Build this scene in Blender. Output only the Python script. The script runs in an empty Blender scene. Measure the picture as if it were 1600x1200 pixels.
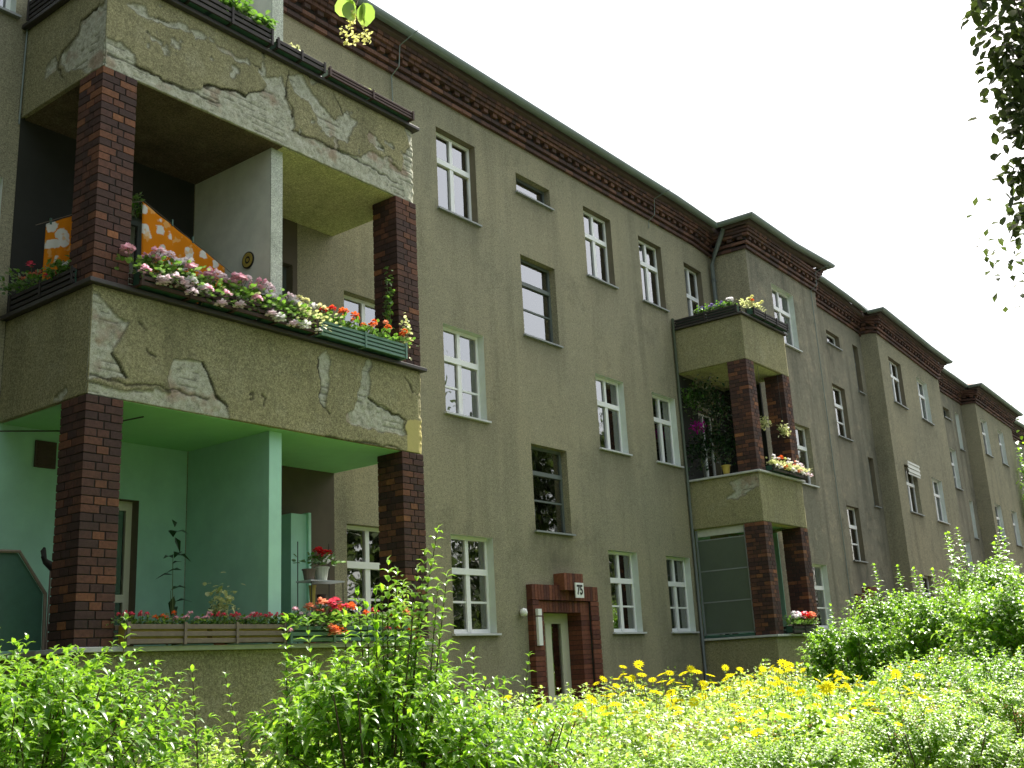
import bpy, math, random
import numpy as np
from mathutils import Vector, Matrix
random.seed(7); rng = np.random.default_rng(7)
scn = bpy.context.scene
C = scn.collection
R = math.radians

# ------------------------------------------------------------------ camera
cd = bpy.data.cameras.new("Camera"); cam = bpy.data.objects.new("Camera", cd); C.objects.link(cam)
cd.sensor_width = 36.0; cd.lens = 1684.467 * 36 / 1600; cd.clip_start = 0.05; cd.clip_end = 2000
fw = Vector((0.77375086, 0.57919142, 0.25660652)); rt = Vector((0.60929605, -0.79128877, -0.05118997)); up = Vector((-0.17340106, -0.19595763, 0.96515941))
m = Matrix((rt, up, -fw)).transposed().to_4x4(); m.translation = Vector((0, -10.1441, 0)); cam.matrix_world = m
scn.camera = cam
# ------------------------------------------------------------------ sky, sun, exposure
SUN_EL, SUN_AZ = R(56), R(3.0)          # azimuth measured from +X towards +Y
w = bpy.data.worlds.new("World"); scn.world = w; w.use_nodes = True
nt = w.node_tree; nt.nodes.clear()
sky = nt.nodes.new('ShaderNodeTexSky'); sky.sky_type = 'NISHITA'; sky.sun_disc = False
sky.sun_elevation = SUN_EL; sky.sun_rotation = R(90) - SUN_AZ; sky.dust_density = 6.0; sky.air_density = 1.0; sky.ozone_density = 1.0; sky.altitude = 0
hz = nt.nodes.new('ShaderNodeMixRGB'); hz.inputs[0].default_value = 0.30; hz.inputs[2].default_value = (8.6, 8.8, 8.3, 1)
bg = nt.nodes.new('ShaderNodeBackground'); bg.inputs[1].default_value = 0.10
wo = nt.nodes.new('ShaderNodeOutputWorld')
nt.links.new(sky.outputs[0], hz.inputs[1]); nt.links.new(hz.outputs[0], bg.inputs[0]); nt.links.new(bg.outputs[0], wo.inputs[0])
sd = bpy.data.lights.new("Sun", 'SUN'); sd.energy = 4.6; sd.angle = R(0.53); sd.color = (1.0, 0.95, 0.86)
sun = bpy.data.objects.new("Sun", sd); C.objects.link(sun)
sv = Vector((math.cos(SUN_EL) * math.cos(SUN_AZ), math.cos(SUN_EL) * math.sin(SUN_AZ), math.sin(SUN_EL)))
sun.rotation_euler = sv.to_track_quat('Z', 'Y').to_euler(); sun.location = (10, 0, 40)
scn.view_settings.view_transform = 'Standard'; scn.view_settings.look = 'None'; scn.view_settings.exposure = 1.38; scn.view_settings.gamma = 1.0
scn.render.engine = 'CYCLES'; scn.cycles.max_bounces = 6; scn.cycles.transparent_max_bounces = 12; scn.cycles.caustics_reflective = False; scn.cycles.caustics_refractive = False

# ------------------------------------------------------------------ materials
class NT:
    def __init__(s, name):
        s.m = bpy.data.materials.new(name); s.m.use_nodes = True; s.t = s.m.node_tree; s.t.nodes.clear()
        s.out = s.n('OutputMaterial'); s.p = s.n('BsdfPrincipled'); s.l(s.p.outputs[0], s.out.inputs[0])
        s.tc = s.n('TexCoord').outputs['Object']
    def n(s, k): return s.t.nodes.new('ShaderNode' + k)
    def l(s, a, b): s.t.links.new(a, b)
    def noise(s, scale, detail=3, rough=.55, vec=None, stretch=None):
        n = s.n('TexNoise'); n.inputs['Scale'].default_value = scale; n.inputs['Detail'].default_value = detail; n.inputs['Roughness'].default_value = rough
        v = vec or s.tc
        if stretch:
            mp = s.n('Mapping'); mp.inputs['Scale'].default_value = stretch; s.l(v, mp.inputs[0]); v = mp.outputs[0]
        s.l(v, n.inputs['Vector']); return n.outputs['Fac']
    def ramp(s, f, stops, interp='LINEAR'):
        r = s.n('ValToRGB'); r.color_ramp.interpolation = interp; e = r.color_ramp.elements
        while len(e) < len(stops): e.new(.5)
        for i, (p, c) in enumerate(stops):
            e[i].position = p; e[i].color = (c, c, c, 1) if isinstance(c, (int, float)) else (*c, 1)
        s.l(f, r.inputs[0]); return r.outputs[0]
    def mix(s, f, a, b, mode='MIX'):
        x = s.n('MixRGB'); x.blend_type = mode
        for i, v in enumerate((f, a, b)):
            if isinstance(v, (int, float)): x.inputs[i].default_value = v if i == 0 else (v, v, v, 1)
            elif isinstance(v, tuple): x.inputs[i].default_value = (*v, 1)
            else: s.l(v, x.inputs[i])
        return x.outputs[0]
    def attr(s, name):
        a = s.n('Attribute'); a.attribute_name = name; return a.outputs['Fac']
    def bump(s, h, strength=.3, dist=.01):
        b = s.n('Bump'); b.inputs['Strength'].default_value = strength; b.inputs['Distance'].default_value = dist
        s.l(h, b.inputs['Height']); s.l(b.outputs[0], s.p.inputs['Normal'])
    def fin(s, col=None, rough=.85, metal=0, spec=None):
        if col is not None:
            if isinstance(col, tuple): s.p.inputs['Base Color'].default_value = (*col, 1)
            else: s.l(col, s.p.inputs['Base Color'])
        s.p.inputs['Roughness'].default_value = rough; s.p.inputs['Metallic'].default_value = metal
        if spec is not None: s.p.inputs['Specular IOR Level'].default_value = spec
        return s.m

def plaster(name, base, dark, light, contrast=1.0, peel=False):
    t = NT(name)
    big = t.noise(.35, 4, .6); st = t.noise(1.0, 3, .6, stretch=(2.2, 2.2, .22)); mid = t.noise(3.2, 5, .65); fine = t.noise(55, 3, .7); grit = t.noise(160, 2, .7)
    c = t.mix(t.ramp(big, [(.3, 0), (.72, 1)]), dark, base)
    c = t.mix(t.ramp(mid, [(.52, 0), (.8, .55 * contrast)]), c, light)
    c = t.mix(t.ramp(st, [(.5, 0), (.75, .55 * contrast)]), c, tuple(v * .62 for v in dark))
    c = t.mix(t.ramp(t.noise(1.1, 5, .7), [(.56, 0), (.72, .5 * contrast)]), c, tuple(v * .55 for v in dark))
    c = t.mix(.9, c, t.ramp(fine, [(.3, .5), (.7, 1.45)]), 'MULTIPLY')
    c = t.mix(1.0, c, t.ramp(grit, [(.3, .45), (.7, 1.55)]), 'MULTIPLY')
    c = t.mix(1.0, c, t.ramp(t.noise(19, 4, .8), [(.35, .84), (.65, 1.16)]), 'MULTIPLY')
    sn = t.mix(1.0, t.attr('stain'), t.ramp(t.noise(1.8, 5, .7, stretch=(1.5, 1.5, .6)), [(.3, .25), (.6, 1)]), 'MULTIPLY')
    c = t.mix(t.mix(1.0, sn, .75, 'MULTIPLY'), c, tuple(v * .42 for v in dark))
    h = t.mix(.5, fine, grit)
    if peel:
        pl = t.attr('peel'); ck = t.attr('crack_shade'); yl = t.attr('patch')
        n2 = t.noise(20, 8, .8)
        sub = t.ramp(n2, [(.32, (light[0] * .5, light[1] * .52, light[2] * .55)), (.48, (light[0] * 1.1, light[1] * 1.15, light[2] * 1.3)), (.66, (light[0] * 1.55, light[1] * 1.62, light[2] * 1.9))])
        red = t.ramp(t.noise(2.2, 3, .6), [(.56, 0), (.66, .55)])
        sub = t.mix(red, sub, (.26, .15, .10))
        sub = t.mix(.8, sub, t.ramp(grit, [(.25, .6), (.75, 1.35)]), 'MULTIPLY')
        c = t.mix(pl, c, sub)
        c = t.mix(yl, c, tuple(v * 1.5 for v in (base[0] * 1.05, base[1], base[2] * .75)))
        c = t.mix(ck, c, (.03, .028, .018))
    t.bump(h, .5, .006)
    return t.fin(c, .95, 0, .15)

def simple(name, col, rough=.6, var=.25, scale=12, metal=0, bump=0, spec=None):
    t = NT(name); n = t.noise(scale, 4, .6)
    c = t.mix(n, tuple(v * (1 - var) for v in col), tuple(min(1, v * (1 + var)) for v in col))
    if bump: t.bump(n, bump, .01)
    return t.fin(c, rough, metal, spec)

def brick_geo(name, ramp_stops, dirt=.5):
    t = NT(name)
    c = t.ramp(t.attr('rnd'), ramp_stops)
    c = t.mix(.8, c, t.ramp(t.noise(30, 4, .7), [(.25, .5), (.75, 1.4)]), 'MULTIPLY')
    c = t.mix(t.ramp(t.noise(2.5, 4, .6), [(.45, 0), (.75, dirt)]), c, (.03, .022, .018))
    t.bump(t.noise(60, 4, .7), .5, .005)
    return t.fin(c, .8, 0, .3)

def leafm(name, c1, c2, trans=(.35, .55, .05), tf=.4, rough=.4, gloss=.5, scale=2.5):
    t = NT(name)
    t.t.nodes.remove(t.p)
    v = t.attr('rnd'); n = t.noise(scale, 3, .6)
    f = t.mix(.5, v, n)
    col = t.mix(t.ramp(f, [(.25, 0), (.75, 1)]), c1, c2)
    d = t.n('BsdfDiffuse'); t.l(col, d.inputs[0])
    tr = t.n('BsdfTranslucent'); t.l(t.mix(.5, trans, t.mix(1.0, col, 3.0, 'MULTIPLY')), tr.inputs[0])
    m1 = t.n('MixShader'); m1.inputs[0].default_value = tf; t.l(d.outputs[0], m1.inputs[1]); t.l(tr.outputs[0], m1.inputs[2])
    g = t.n('BsdfGlossy'); g.inputs[0].default_value = (1, 1, 1, 1); g.inputs[1].default_value = rough
    fr = t.n('Fresnel'); fr.inputs[0].default_value = 1.45
    mu = t.n('Math'); mu.operation = 'MULTIPLY'; mu.inputs[1].default_value = gloss; t.l(fr.outputs[0], mu.inputs[0])
    m2 = t.n('MixShader'); t.l(mu.outputs[0], m2.inputs[0]); t.l(m1.outputs[0], m2.inputs[1]); t.l(g.outputs[0], m2.inputs[2])
    t.l(m2.outputs[0], t.out.inputs[0]); return t.m

def petal(name, col, tf=.35):
    t = NT(name); t.t.nodes.remove(t.p)
    c = t.mix(t.attr('rnd'), tuple(v * .7 for v in col), tuple(min(1, v * 1.25) for v in col))
    d = t.n('BsdfDiffuse'); t.l(c, d.inputs[0]); tr = t.n('BsdfTranslucent'); t.l(c, tr.inputs[0])
    mx = t.n('MixShader'); mx.inputs[0].default_value = tf; t.l(d.outputs[0], mx.inputs[1]); t.l(tr.outputs[0], mx.inputs[2]); t.l(mx.outputs[0], t.out.inputs[0]); return t.m

def glassm(name, refl=.9, tint=(.75, .8, .78)):
    t = NT(name); t.t.nodes.remove(t.p)
    g = t.n('BsdfGlossy'); g.inputs[0].default_value = (refl, refl, refl, 1); g.inputs[1].default_value = .015
    tr = t.n('BsdfTransparent'); tr.inputs[0].default_value = (*tint, 1)
    fr = t.n('Fresnel'); fr.inputs[0].default_value = 2.6
    nb = t.n('Bump'); nb.inputs['Strength'].default_value = .12; nb.inputs['Distance'].default_value = .02; t.l(t.noise(2.0, 2), nb.inputs['Height']); t.l(nb.outputs[0], g.inputs['Normal'])
    mxx = t.n('Math'); mxx.operation = 'MAXIMUM'; mxx.inputs[1].default_value = 0.36; t.l(fr.outputs[0], mxx.inputs[0])
    mx = t.n('MixShader'); t.l(mxx.outputs[0], mx.inputs[0]); t.l(tr.outputs[0], mx.inputs[1]); t.l(g.outputs[0], mx.inputs[2]); t.l(mx.outputs[0], t.out.inputs[0]); return t.m

M = {}
WB, WD, WL = (.31, .283, .185), (.245, .235, .165), (.35, .33, .225)
M['wall'] = plaster('facade_plaster', WB, WD, WL)
M['wall_far'] = plaster('facade_plaster_weathered', (.265, .245, .178), (.185, .182, .14), (.37, .32, .225), 1.5)
M['parapet'] = plaster('parapet_plaster', (.29, .268, .145), (.235, .222, .13), (.33, .32, .22), 1.1, peel=True)
M['soffit'] = plaster('soffit_plaster', (.60, .60, .30), (.50, .51, .26), (.34, .33, .2))  # albedo raised to make up for weak bounce light from below
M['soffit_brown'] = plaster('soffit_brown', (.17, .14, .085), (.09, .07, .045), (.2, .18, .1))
M['soffit_green'] = simple('soffit_green_paint', (.29, .60, .30), .8, .2, 1.5)  # lightened to carry bounce light from the sunlit plants below
M['mint'] = simple('mint_paint', (.31, .54, .41), .88, .22, 3.0, bump=.2)
M['mint_pale'] = simple('mint_pale_paint', (.38, .66, .52), .8, .15, 4)
M['dark_coat'] = simple('dark_wall_coat', (.018, .019, .014), .9, .4, 3)
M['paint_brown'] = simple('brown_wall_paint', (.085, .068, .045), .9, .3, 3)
M['partition'] = simple('grey_partition_plaster', (.72, .74, .64), .9, .2, 5, bump=.2)
M['partition_edge'] = plaster('peeled_edge', (.62, .66, .58), (.42, .45, .38), (.6, .62, .58), 1.4)
BRK = [(0, (.050, .028, .024)), (.4, (.080, .038, .029)), (.7, (.115, .050, .032)), (.9, (.17, .070, .036)), (1, (.26, .11, .045))]
M['brick'] = brick_geo('clinker_brick', BRK)
M['brick_red'] = brick_geo('red_brick', [(0, (.085, .030, .022)), (.5, (.14, .046, .028)), (1, (.21, .075, .04))], .45)
M['brick_corn'] = brick_geo('cornice_brick', [(0, (.055, .034, .030)), (.5, (.095, .050, .038)), (1, (.17, .085, .058))], .4)
M['mortar'] = simple('mortar', (.022, .018, .015), .95, .3, 20)
M['coping'] = simple('dark_coping_metal', (.035, .030, .026), .55, .4, 9, spec=.6)
M['coping_pale'] = simple('zinc_coping', (.46, .47, .46), .5, .3, 9)
M['gutter'] = simple('weathered_zinc_gutter', (.16, .205, .19), .5, .25, 4)
M['soffit_board'] = simple('eaves_board', (.085, .06, .05), .8, .3, 5)
M['roof'] = simple('roof_tile', (.16, .075, .055), .8, .35, 8, bump=.3)
M['white'] = simple('white_window_paint', (.78, .80, .78), .5, .06, 9)
M['cream'] = simple('cream_window_paint', (.62, .62, .46), .5, .08, 9)
M['darkframe'] = simple('old_dark_frame', (.10, .12, .11), .6, .2, 9)
M['reveal_white'] = simple('white_reveal_paint', (.62, .68, .62), .85, .15, 6)
M['reveal_dark'] = simple('bare_reveal_plaster', (.15, .13, .085), .95, .25, 6)
M['sill'] = simple('zinc_sill', (.22, .24, .24), .5, .2, 9)
M['sill_pale'] = simple('pale_sill', (.52, .54, .55), .6, .15, 9)
M['glass'] = glassm('window_glass')
M['glass_screen'] = simple('dusty_screen_glass', (.085, .11, .08), .35, .25, 2)
M['curtain'] = petal('lace_curtain', (.62, .63, .58), .4)
M['curtain_floral'] = petal('printed_curtain', (.75, .73, .78), .4)
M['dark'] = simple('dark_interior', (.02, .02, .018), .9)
M['wood_grey'] = simple('weathered_slat_wood', (.17, .135, .105), .85, .35, 20)
M['wood_black'] = simple('black_slat', (.022, .018, .016), .7, .3, 20)
M['wood_green'] = simple('green_painted_slat', (.12, .23, .18), .6, .2, 20)
M['wood_brown'] = simple('brown_slat', (.055, .028, .022), .7, .3, 20)
M['yellow_box'] = simple('yellow_plastic_box', (.42, .32, .06), .6)
M['terracotta'] = simple('terracotta', (.30, .12, .06), .85)
M['pot_white'] = simple('glazed_white_pot', (.5, .52, .46), .35)
M['dark_green_box'] = simple('green_plastic_box', (.03, .09, .06), .5)
M['soil'] = simple('dark_soil', (.045, .035, .022), 1, .4, 8, bump=.5)
M['lawn'] = simple('lawn_green', (.06, .10, .03), 1, .4, 1.5, bump=.5)
M['path'] = simple('path_slab', (.38, .36, .33), .9, .2, 6)
M['stem'] = simple('green_stem', (.10, .14, .04), .7)
M['twig'] = simple('brown_twig', (.09, .065, .04), .85)
M['bark'] = simple('tree_bark', (.09, .07, .05), .95, .35, 9, bump=.6)
M['leaf'] = leafm('shrub_leaf', (.035, .115, .008), (.15, .27, .02), (.55, .95, .03), .52, .32, .55)
M['leaf_light'] = leafm('perennial_leaf', (.09, .19, .02), (.22, .32, .04), (.60, .95, .06), .52, .36, .55)
M['leaf_field'] = leafm('bed_leaf', (.11, .21, .02), (.32, .40, .08), (.70, .98, .10), .52, .38, .6)
M['leaf_spirea'] = leafm('spirea_leaf', (.08, .18, .012), (.22, .32, .045), (.60, .95, .06), .52, .38, .5)
M['leaf_dark'] = leafm('houseplant_leaf', (.008, .025, .006), (.02, .05, .015), (.05, .14, .02), .25, .3, .3)
M['leaf_linden'] = leafm('linden_leaf', (.12, .24, .02), (.20, .30, .06), (.36, .46, .10), .45, .4, .4)
M['leaf_tree'] = leafm('tree_leaf', (.018, .035, .008), (.045, .065, .015), (.16, .24, .03), .25, .4, .3)
M['leaf_ger'] = leafm('geranium_leaf', (.03, .10, .015), (.10, .20, .03), (.25, .48, .03), .35, .4, .35)
M['leaf_var'] = leafm('variegated_leaf', (.22, .27, .07), (.55, .55, .3), (.5, .55, .2), .35, .4, .3)
for k, c in dict(pink=(.95, .52, .62), palepink=(.97, .72, .78), white=(.92, .88, .92), orange=(.85, .20, .05), red=(.75, .04, .05), rose=(.70, .10, .16), salmon=(.95, .36, .22), yellow=(.97, .78, .02), lilac=(.55, .45, .80), magenta=(.5, .03, .35), bract=(.85, .85, .35), cream=(.85, .80, .45), brown=(.30, .17, .08)).items():
    M['f_' + k] = petal('petal_' + k, c)
def clothm():
    t = NT('orange_floral_cloth'); t.t.nodes.remove(t.p)
    vo = t.n('TexVoronoi'); vo.inputs['Scale'].default_value = 6.5; vo.inputs['Randomness'].default_value = .8
    ad = t.n('VectorMath'); ad.operation = 'ADD'; nz = t.n('TexNoise'); nz.inputs['Scale'].default_value = 14; t.l(t.tc, nz.inputs['Vector'])
    sc = t.n('VectorMath'); sc.operation = 'SCALE'; sc.inputs[3].default_value = .09; t.l(nz.outputs['Color'], sc.inputs[0]); t.l(t.tc, ad.inputs[0]); t.l(sc.outputs[0], ad.inputs[1]); t.l(ad.outputs[0], vo.inputs['Vector'])
    f = t.ramp(vo.outputs['Distance'], [(.36, 1), (.42, 0)])
    f2 = t.ramp(t.noise(9, 2), [(.60, 0), (.64, .7)])
    c = t.mix(f, (.80, .30, .02), (.85, .84, .78)); c = t.mix(f2, c, (.85, .55, .2))
    d = t.n('BsdfDiffuse'); t.l(c, d.inputs[0]); tr = t.n('BsdfTranslucent'); t.l(c, tr.inputs[0])
    mx = t.n('MixShader'); mx.inputs[0].default_value = .4; t.l(d.outputs[0], mx.inputs[1]); t.l(tr.outputs[0], mx.inputs[2]); t.l(mx.outputs[0], t.out.inputs[0]); return t.m
M['cloth'] = clothm()

# ------------------------------------------------------------------ object helpers
def tag(o, label=None, cat=None, group=None, kind=None):
    if label: o['label'] = label
    if cat: o['category'] = cat
    if group: o['group'] = group
    if kind: o['kind'] = kind
    return o
def wloc(p):
    v = Vector((0, 0, 0))
    while p is not None: v = v + p.location; p = p.parent
    return v
def empty(name, loc, label, cat, group=None):
    o = bpy.data.objects.new(name, None); C.objects.link(o); o.location = loc; o.empty_display_size = .1
    return tag(o, label, cat, group)
def link_mesh(name, me, mat, parent=None, loc=None):
    o = bpy.data.objects.new(name, me); C.objects.link(o)
    if mat is not None and not me.materials: me.materials.append(mat)
    if parent is not None: o.parent = parent
    if loc is not None: o.location = loc
    return o
def mesh_np(name, V, F, mat, parent=None, rnd=None, offset=None, smooth=False):
    """V (n,3), F (m,k) with one k."""
    me = bpy.data.meshes.new(name); V = np.asarray(V, np.float32); F = np.asarray(F, np.int32)
    if offset is None and parent is not None: offset = wloc(parent)
    if offset is not None: V = V - np.array(offset, np.float32)
    k = F.shape[1]
    me.vertices.add(len(V)); me.vertices.foreach_set('co', V.ravel())
    me.loops.add(F.size); me.loops.foreach_set('vertex_index', F.ravel())
    me.polygons.add(len(F)); me.polygons.foreach_set('loop_start', np.arange(0, F.size, k, dtype=np.int32))
    me.update(calc_edges=True)
    if rnd is not None:
        a = me.attributes.new('rnd', 'FLOAT', 'FACE'); a.data.foreach_set('value', np.asarray(rnd, np.float32))
    if smooth: me.polygons.foreach_set('use_smooth', np.ones(len(F), bool))
    me.materials.append(mat)
    o = bpy.data.objects.new(name, me); C.objects.link(o)
    if parent is not None: o.parent = parent
    return o
class MB:
    def __init__(s): s.v = []; s.f = []; s.r = []
    def poly(s, pts, r=.5):
        n = len(s.v); s.v += [tuple(p) for p in pts]; s.f.append(tuple(range(n, n + len(pts)))); s.r.append(r)
    def box(s, x0, x1, y0, y1, z0, z1, r=None):
        if x0 > x1: x0, x1 = x1, x0
        if y0 > y1: y0, y1 = y1, y0
        if z0 > z1: z0, z1 = z1, z0
        r = random.random() if r is None else r; n = len(s.v)
        s.v += [(x0, y0, z0), (x1, y0, z0), (x1, y1, z0), (x0, y1, z0), (x0, y0, z1), (x1, y0, z1), (x1, y1, z1), (x0, y1, z1)]
        for q in ((0, 3, 2, 1), (4, 5, 6, 7), (0, 1, 5, 4), (1, 2, 6, 5), (2, 3, 7, 6), (3, 0, 4, 7)): s.f.append(tuple(n + i for i in q)); s.r.append(r)
        return s
    def bar(s, a, b, wdt, h, r=.5):
        a = Vector(a); b = Vector(b); d = (b - a).normalized(); u = Vector((0, 0, 1)) if abs(d.z) < .95 else Vector((0, 1, 0))
        x = d.cross(u).normalized() * wdt / 2; y = d.cross(x).normalized() * h / 2; n = len(s.v)
        for p in (a, b): s.v += [tuple(p + i * x + j * y) for i, j in ((-1, -1), (1, -1), (1, 1), (-1, 1))]
        for q in ((0, 1, 2, 3), (7, 6, 5, 4), (0, 4, 5, 1), (1, 5, 6, 2), (2, 6, 7, 3), (3, 7, 4, 0)): s.f.append(tuple(n + i for i in q)); s.r.append(r)
        return s
    def tube(s, pts, rad, n=7, r=.5):
        pts = [Vector(p) for p in pts]; base = len(s.v); m_ = len(pts)
        for i, p in enumerate(pts):
            d = (pts[min(i + 1, m_ - 1)] - pts[max(i - 1, 0)]).normalized(); u = Vector((0, 0, 1)) if abs(d.z) < .9 else Vector((1, 0, 0))
            x = d.cross(u).normalized(); y = d.cross(x); rr = rad[i] if isinstance(rad, (list, tuple)) else rad
            for k in range(n):
                a = 2 * math.pi * k / n; s.v.append(tuple(p + (x * math.cos(a) + y * math.sin(a)) * rr))
        for i in range(m_ - 1):
            for k in range(n):
                a = base + i * n + k; b = base + i * n + (k + 1) % n; s.f.append((a, b, b + n, a + n)); s.r.append(r)
        s.f.append(tuple(base + k for k in range(n))); s.f.append(tuple(base + (m_ - 1) * n + k for k in reversed(range(n)))); s.r += [r, r]
        return s
    def lathe(s, c, prof, n=14, r=.5):
        base = len(s.v)
        for (rr, z) in prof:
            for k in range(n):
                a = 2 * math.pi * k / n; s.v.append((c[0] + rr * math.cos(a), c[1] + rr * math.sin(a), c[2] + z))
        for i in range(len(prof) - 1):
            for k in range(n):
                a = base + i * n + k; b = base + i * n + (k + 1) % n; s.f.append((a, b, b + n, a + n)); s.r.append(r)
        s.f.append(tuple(base + k for k in range(n))[::-1]); s.r.append(r)
        return s
    def build(s, name, mat, parent=None, warp=None, smooth=False, bevel=0):
        me = bpy.data.meshes.new(name); off = wloc(parent) if parent is not None else Vector((0, 0, 0))
        V = s.v if warp is None else [warp(p) for p in s.v]
        me.from_pydata([(a - off.x, b - off.y, c - off.z) for a, b, c in V], [], s.f); me.update()
        a = me.attributes.new('rnd', 'FLOAT', 'FACE'); a.data.foreach_set('value', np.array(s.r, np.float32))
        if smooth: me.polygons.foreach_set('use_smooth', np.ones(len(s.f), bool))
        o = link_mesh(name, me, mat, parent)
        if bevel:
            b = o.modifiers.new('bevel', 'BEVEL'); b.width = bevel; b.segments = 2; b.limit_method = 'ANGLE'
        return o
def copy_tree(o, loc, rotz=0, scale=1, label=None, parts_label=None):
    r = o.copy(); C.objects.link(r); r.location = loc; r.rotation_euler = (0, 0, rotz); r.scale = (scale,) * 3
    if label: r['label'] = label
    for ch in o.children:
        c = ch.copy(); C.objects.link(c); c.parent = r
        for g in ch.children: d = g.copy(); C.objects.link(d); d.parent = c
    return r

# small bends of the long row's floor lines along x that absorb lens distortion
WT = [(-50, 0, 0), (20.5, 0, 0), (21.4, 0, -.08), (25.34, .0, -.12), (25.36, .15, .40), (29.5, .15, .26), (30.9, .14, .20), (30.94, .10, .12), (36.7, .08, -.25), (36.8, .05, -.15), (41.1, 0, -.28), (41.2, 0, -.32), (46.5, -.02, -.55), (90, -.05, -.6)]
def warp(p):
    x0_, y, z = p; x = x0_
    if y < -.45:
        for a_, b_ in ((21.38, 25.345), (30.95, 36.75), (41.21, 46.35)):
            if a_ - 1 < x < b_ + 1: x = min(max(x, a_), b_)
    for (a, l0, h0), (b, l1, h1) in zip(WT, WT[1:]):
        if a <= x <= b:
            f = (x - a) / (b - a); lo = l0 + (l1 - l0) * f; hi = h0 + (h1 - h0) * f; break
    g = (z + 1.6) / 11.0
    g2 = min(1, max(0, (z - .5) / 8.5))
    return (x0_, y, z + (lo + (hi - lo) * g2) * min(1, g * 4))

# ------------------------------------------------------------------ ground
g = MB(); g.poly([(-400, -400, -1.6), (600, -400, -1.6), (600, 400, -1.6), (-400, 400, -1.6)]); tag(g.build('ground', M['lawn']), kind='structure')
g = MB(); g.poly([(-6, -9.2, -1.594), (60, -9.2, -1.594), (60, -.3, -1.594), (-6, -.3, -1.594)]); tag(g.build('flower_bed_soil', M['soil']), kind='structure')
g = MB(); g.box(-20, 60, -12.2, -9.3, -1.65, -1.54); tag(g.build('path', M['path']), kind='structure')

# ------------------------------------------------------------------ apartment building
B = empty('apartment_building', (14, 4, -1.6), 'long three-storey grey-brown rendered apartment building with brick cornice and peeling balconies', 'building')
S0, T0, S1, T1, S2, T2 = .527, 1.953, 3.747, 5.159, 7.040, 8.470
ZB, ZT, DEP = -1.6, 9.0, .125
def facade(x0, x1, y, ops, mat):
    """front wall sheet with real openings and reveals; ops (xa,xb,za,zb)"""
    b = MB(); xs = sorted({x0, x1, *[o[0] for o in ops], *[o[1] for o in ops]}); 
    # add intermediate cuts so the warp bends smoothly
    X = []
    for a, c in zip(xs, xs[1:]):
        n = max(1, int((c - a) / 1.5)); X += [a + (c - a) * i / n for i in range(n)]
    X.append(xs[-1])
    zs = sorted({ZB, ZT, *[o[2] for o in ops], *[o[3] for o in ops]})
    for a, c in zip(X, X[1:]):
        for d, e in zip(zs, zs[1:]):
            cx, cz = (a + c) / 2, (d + e) / 2
            if any(o[0] < cx < o[1] and o[2] < cz < o[3] for o in ops): continue
            nu, nv = max(1, int((c - a) / .22)), max(1, int((e - d) / .22))
            for i in range(nu):
                for j in range(nv):
                    p, q, r_, t_ = a + (c - a) * i / nu, a + (c - a) * (i + 1) / nu, d + (e - d) * j / nv, d + (e - d) * (j + 1) / nv
                    b.poly([(p, y, r_), (q, y, r_), (q, y, t_), (p, y, t_)])
    o = b.build('wall', mat, B, warp); st = []
    for (x, _, z) in b.v:
        v = max(0, min(1, (-.2 - z) / 1.4)) * .7 + max(0, (z - 8.35) / .65) * .35
        for (xa, xb, za, zb_) in ops:
            if za > 0 and xa - .12 <= x <= xb + .12 and z <= za + .02: v += .85 * math.exp(-(za - z) / .38) * (.6 + .4 * abs(math.sin(x * 9)))
            if za < -1: v += 1.1 * math.exp(-(((x - (xa + xb) / 2) / .55) ** 2 + ((z - zb_ - .95) / .35) ** 2))
        st.append(min(1, v))
    at_ = o.data.attributes.new('stain', 'FLOAT', 'POINT'); at_.data.foreach_set('value', np.array(st, np.float32))
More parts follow.
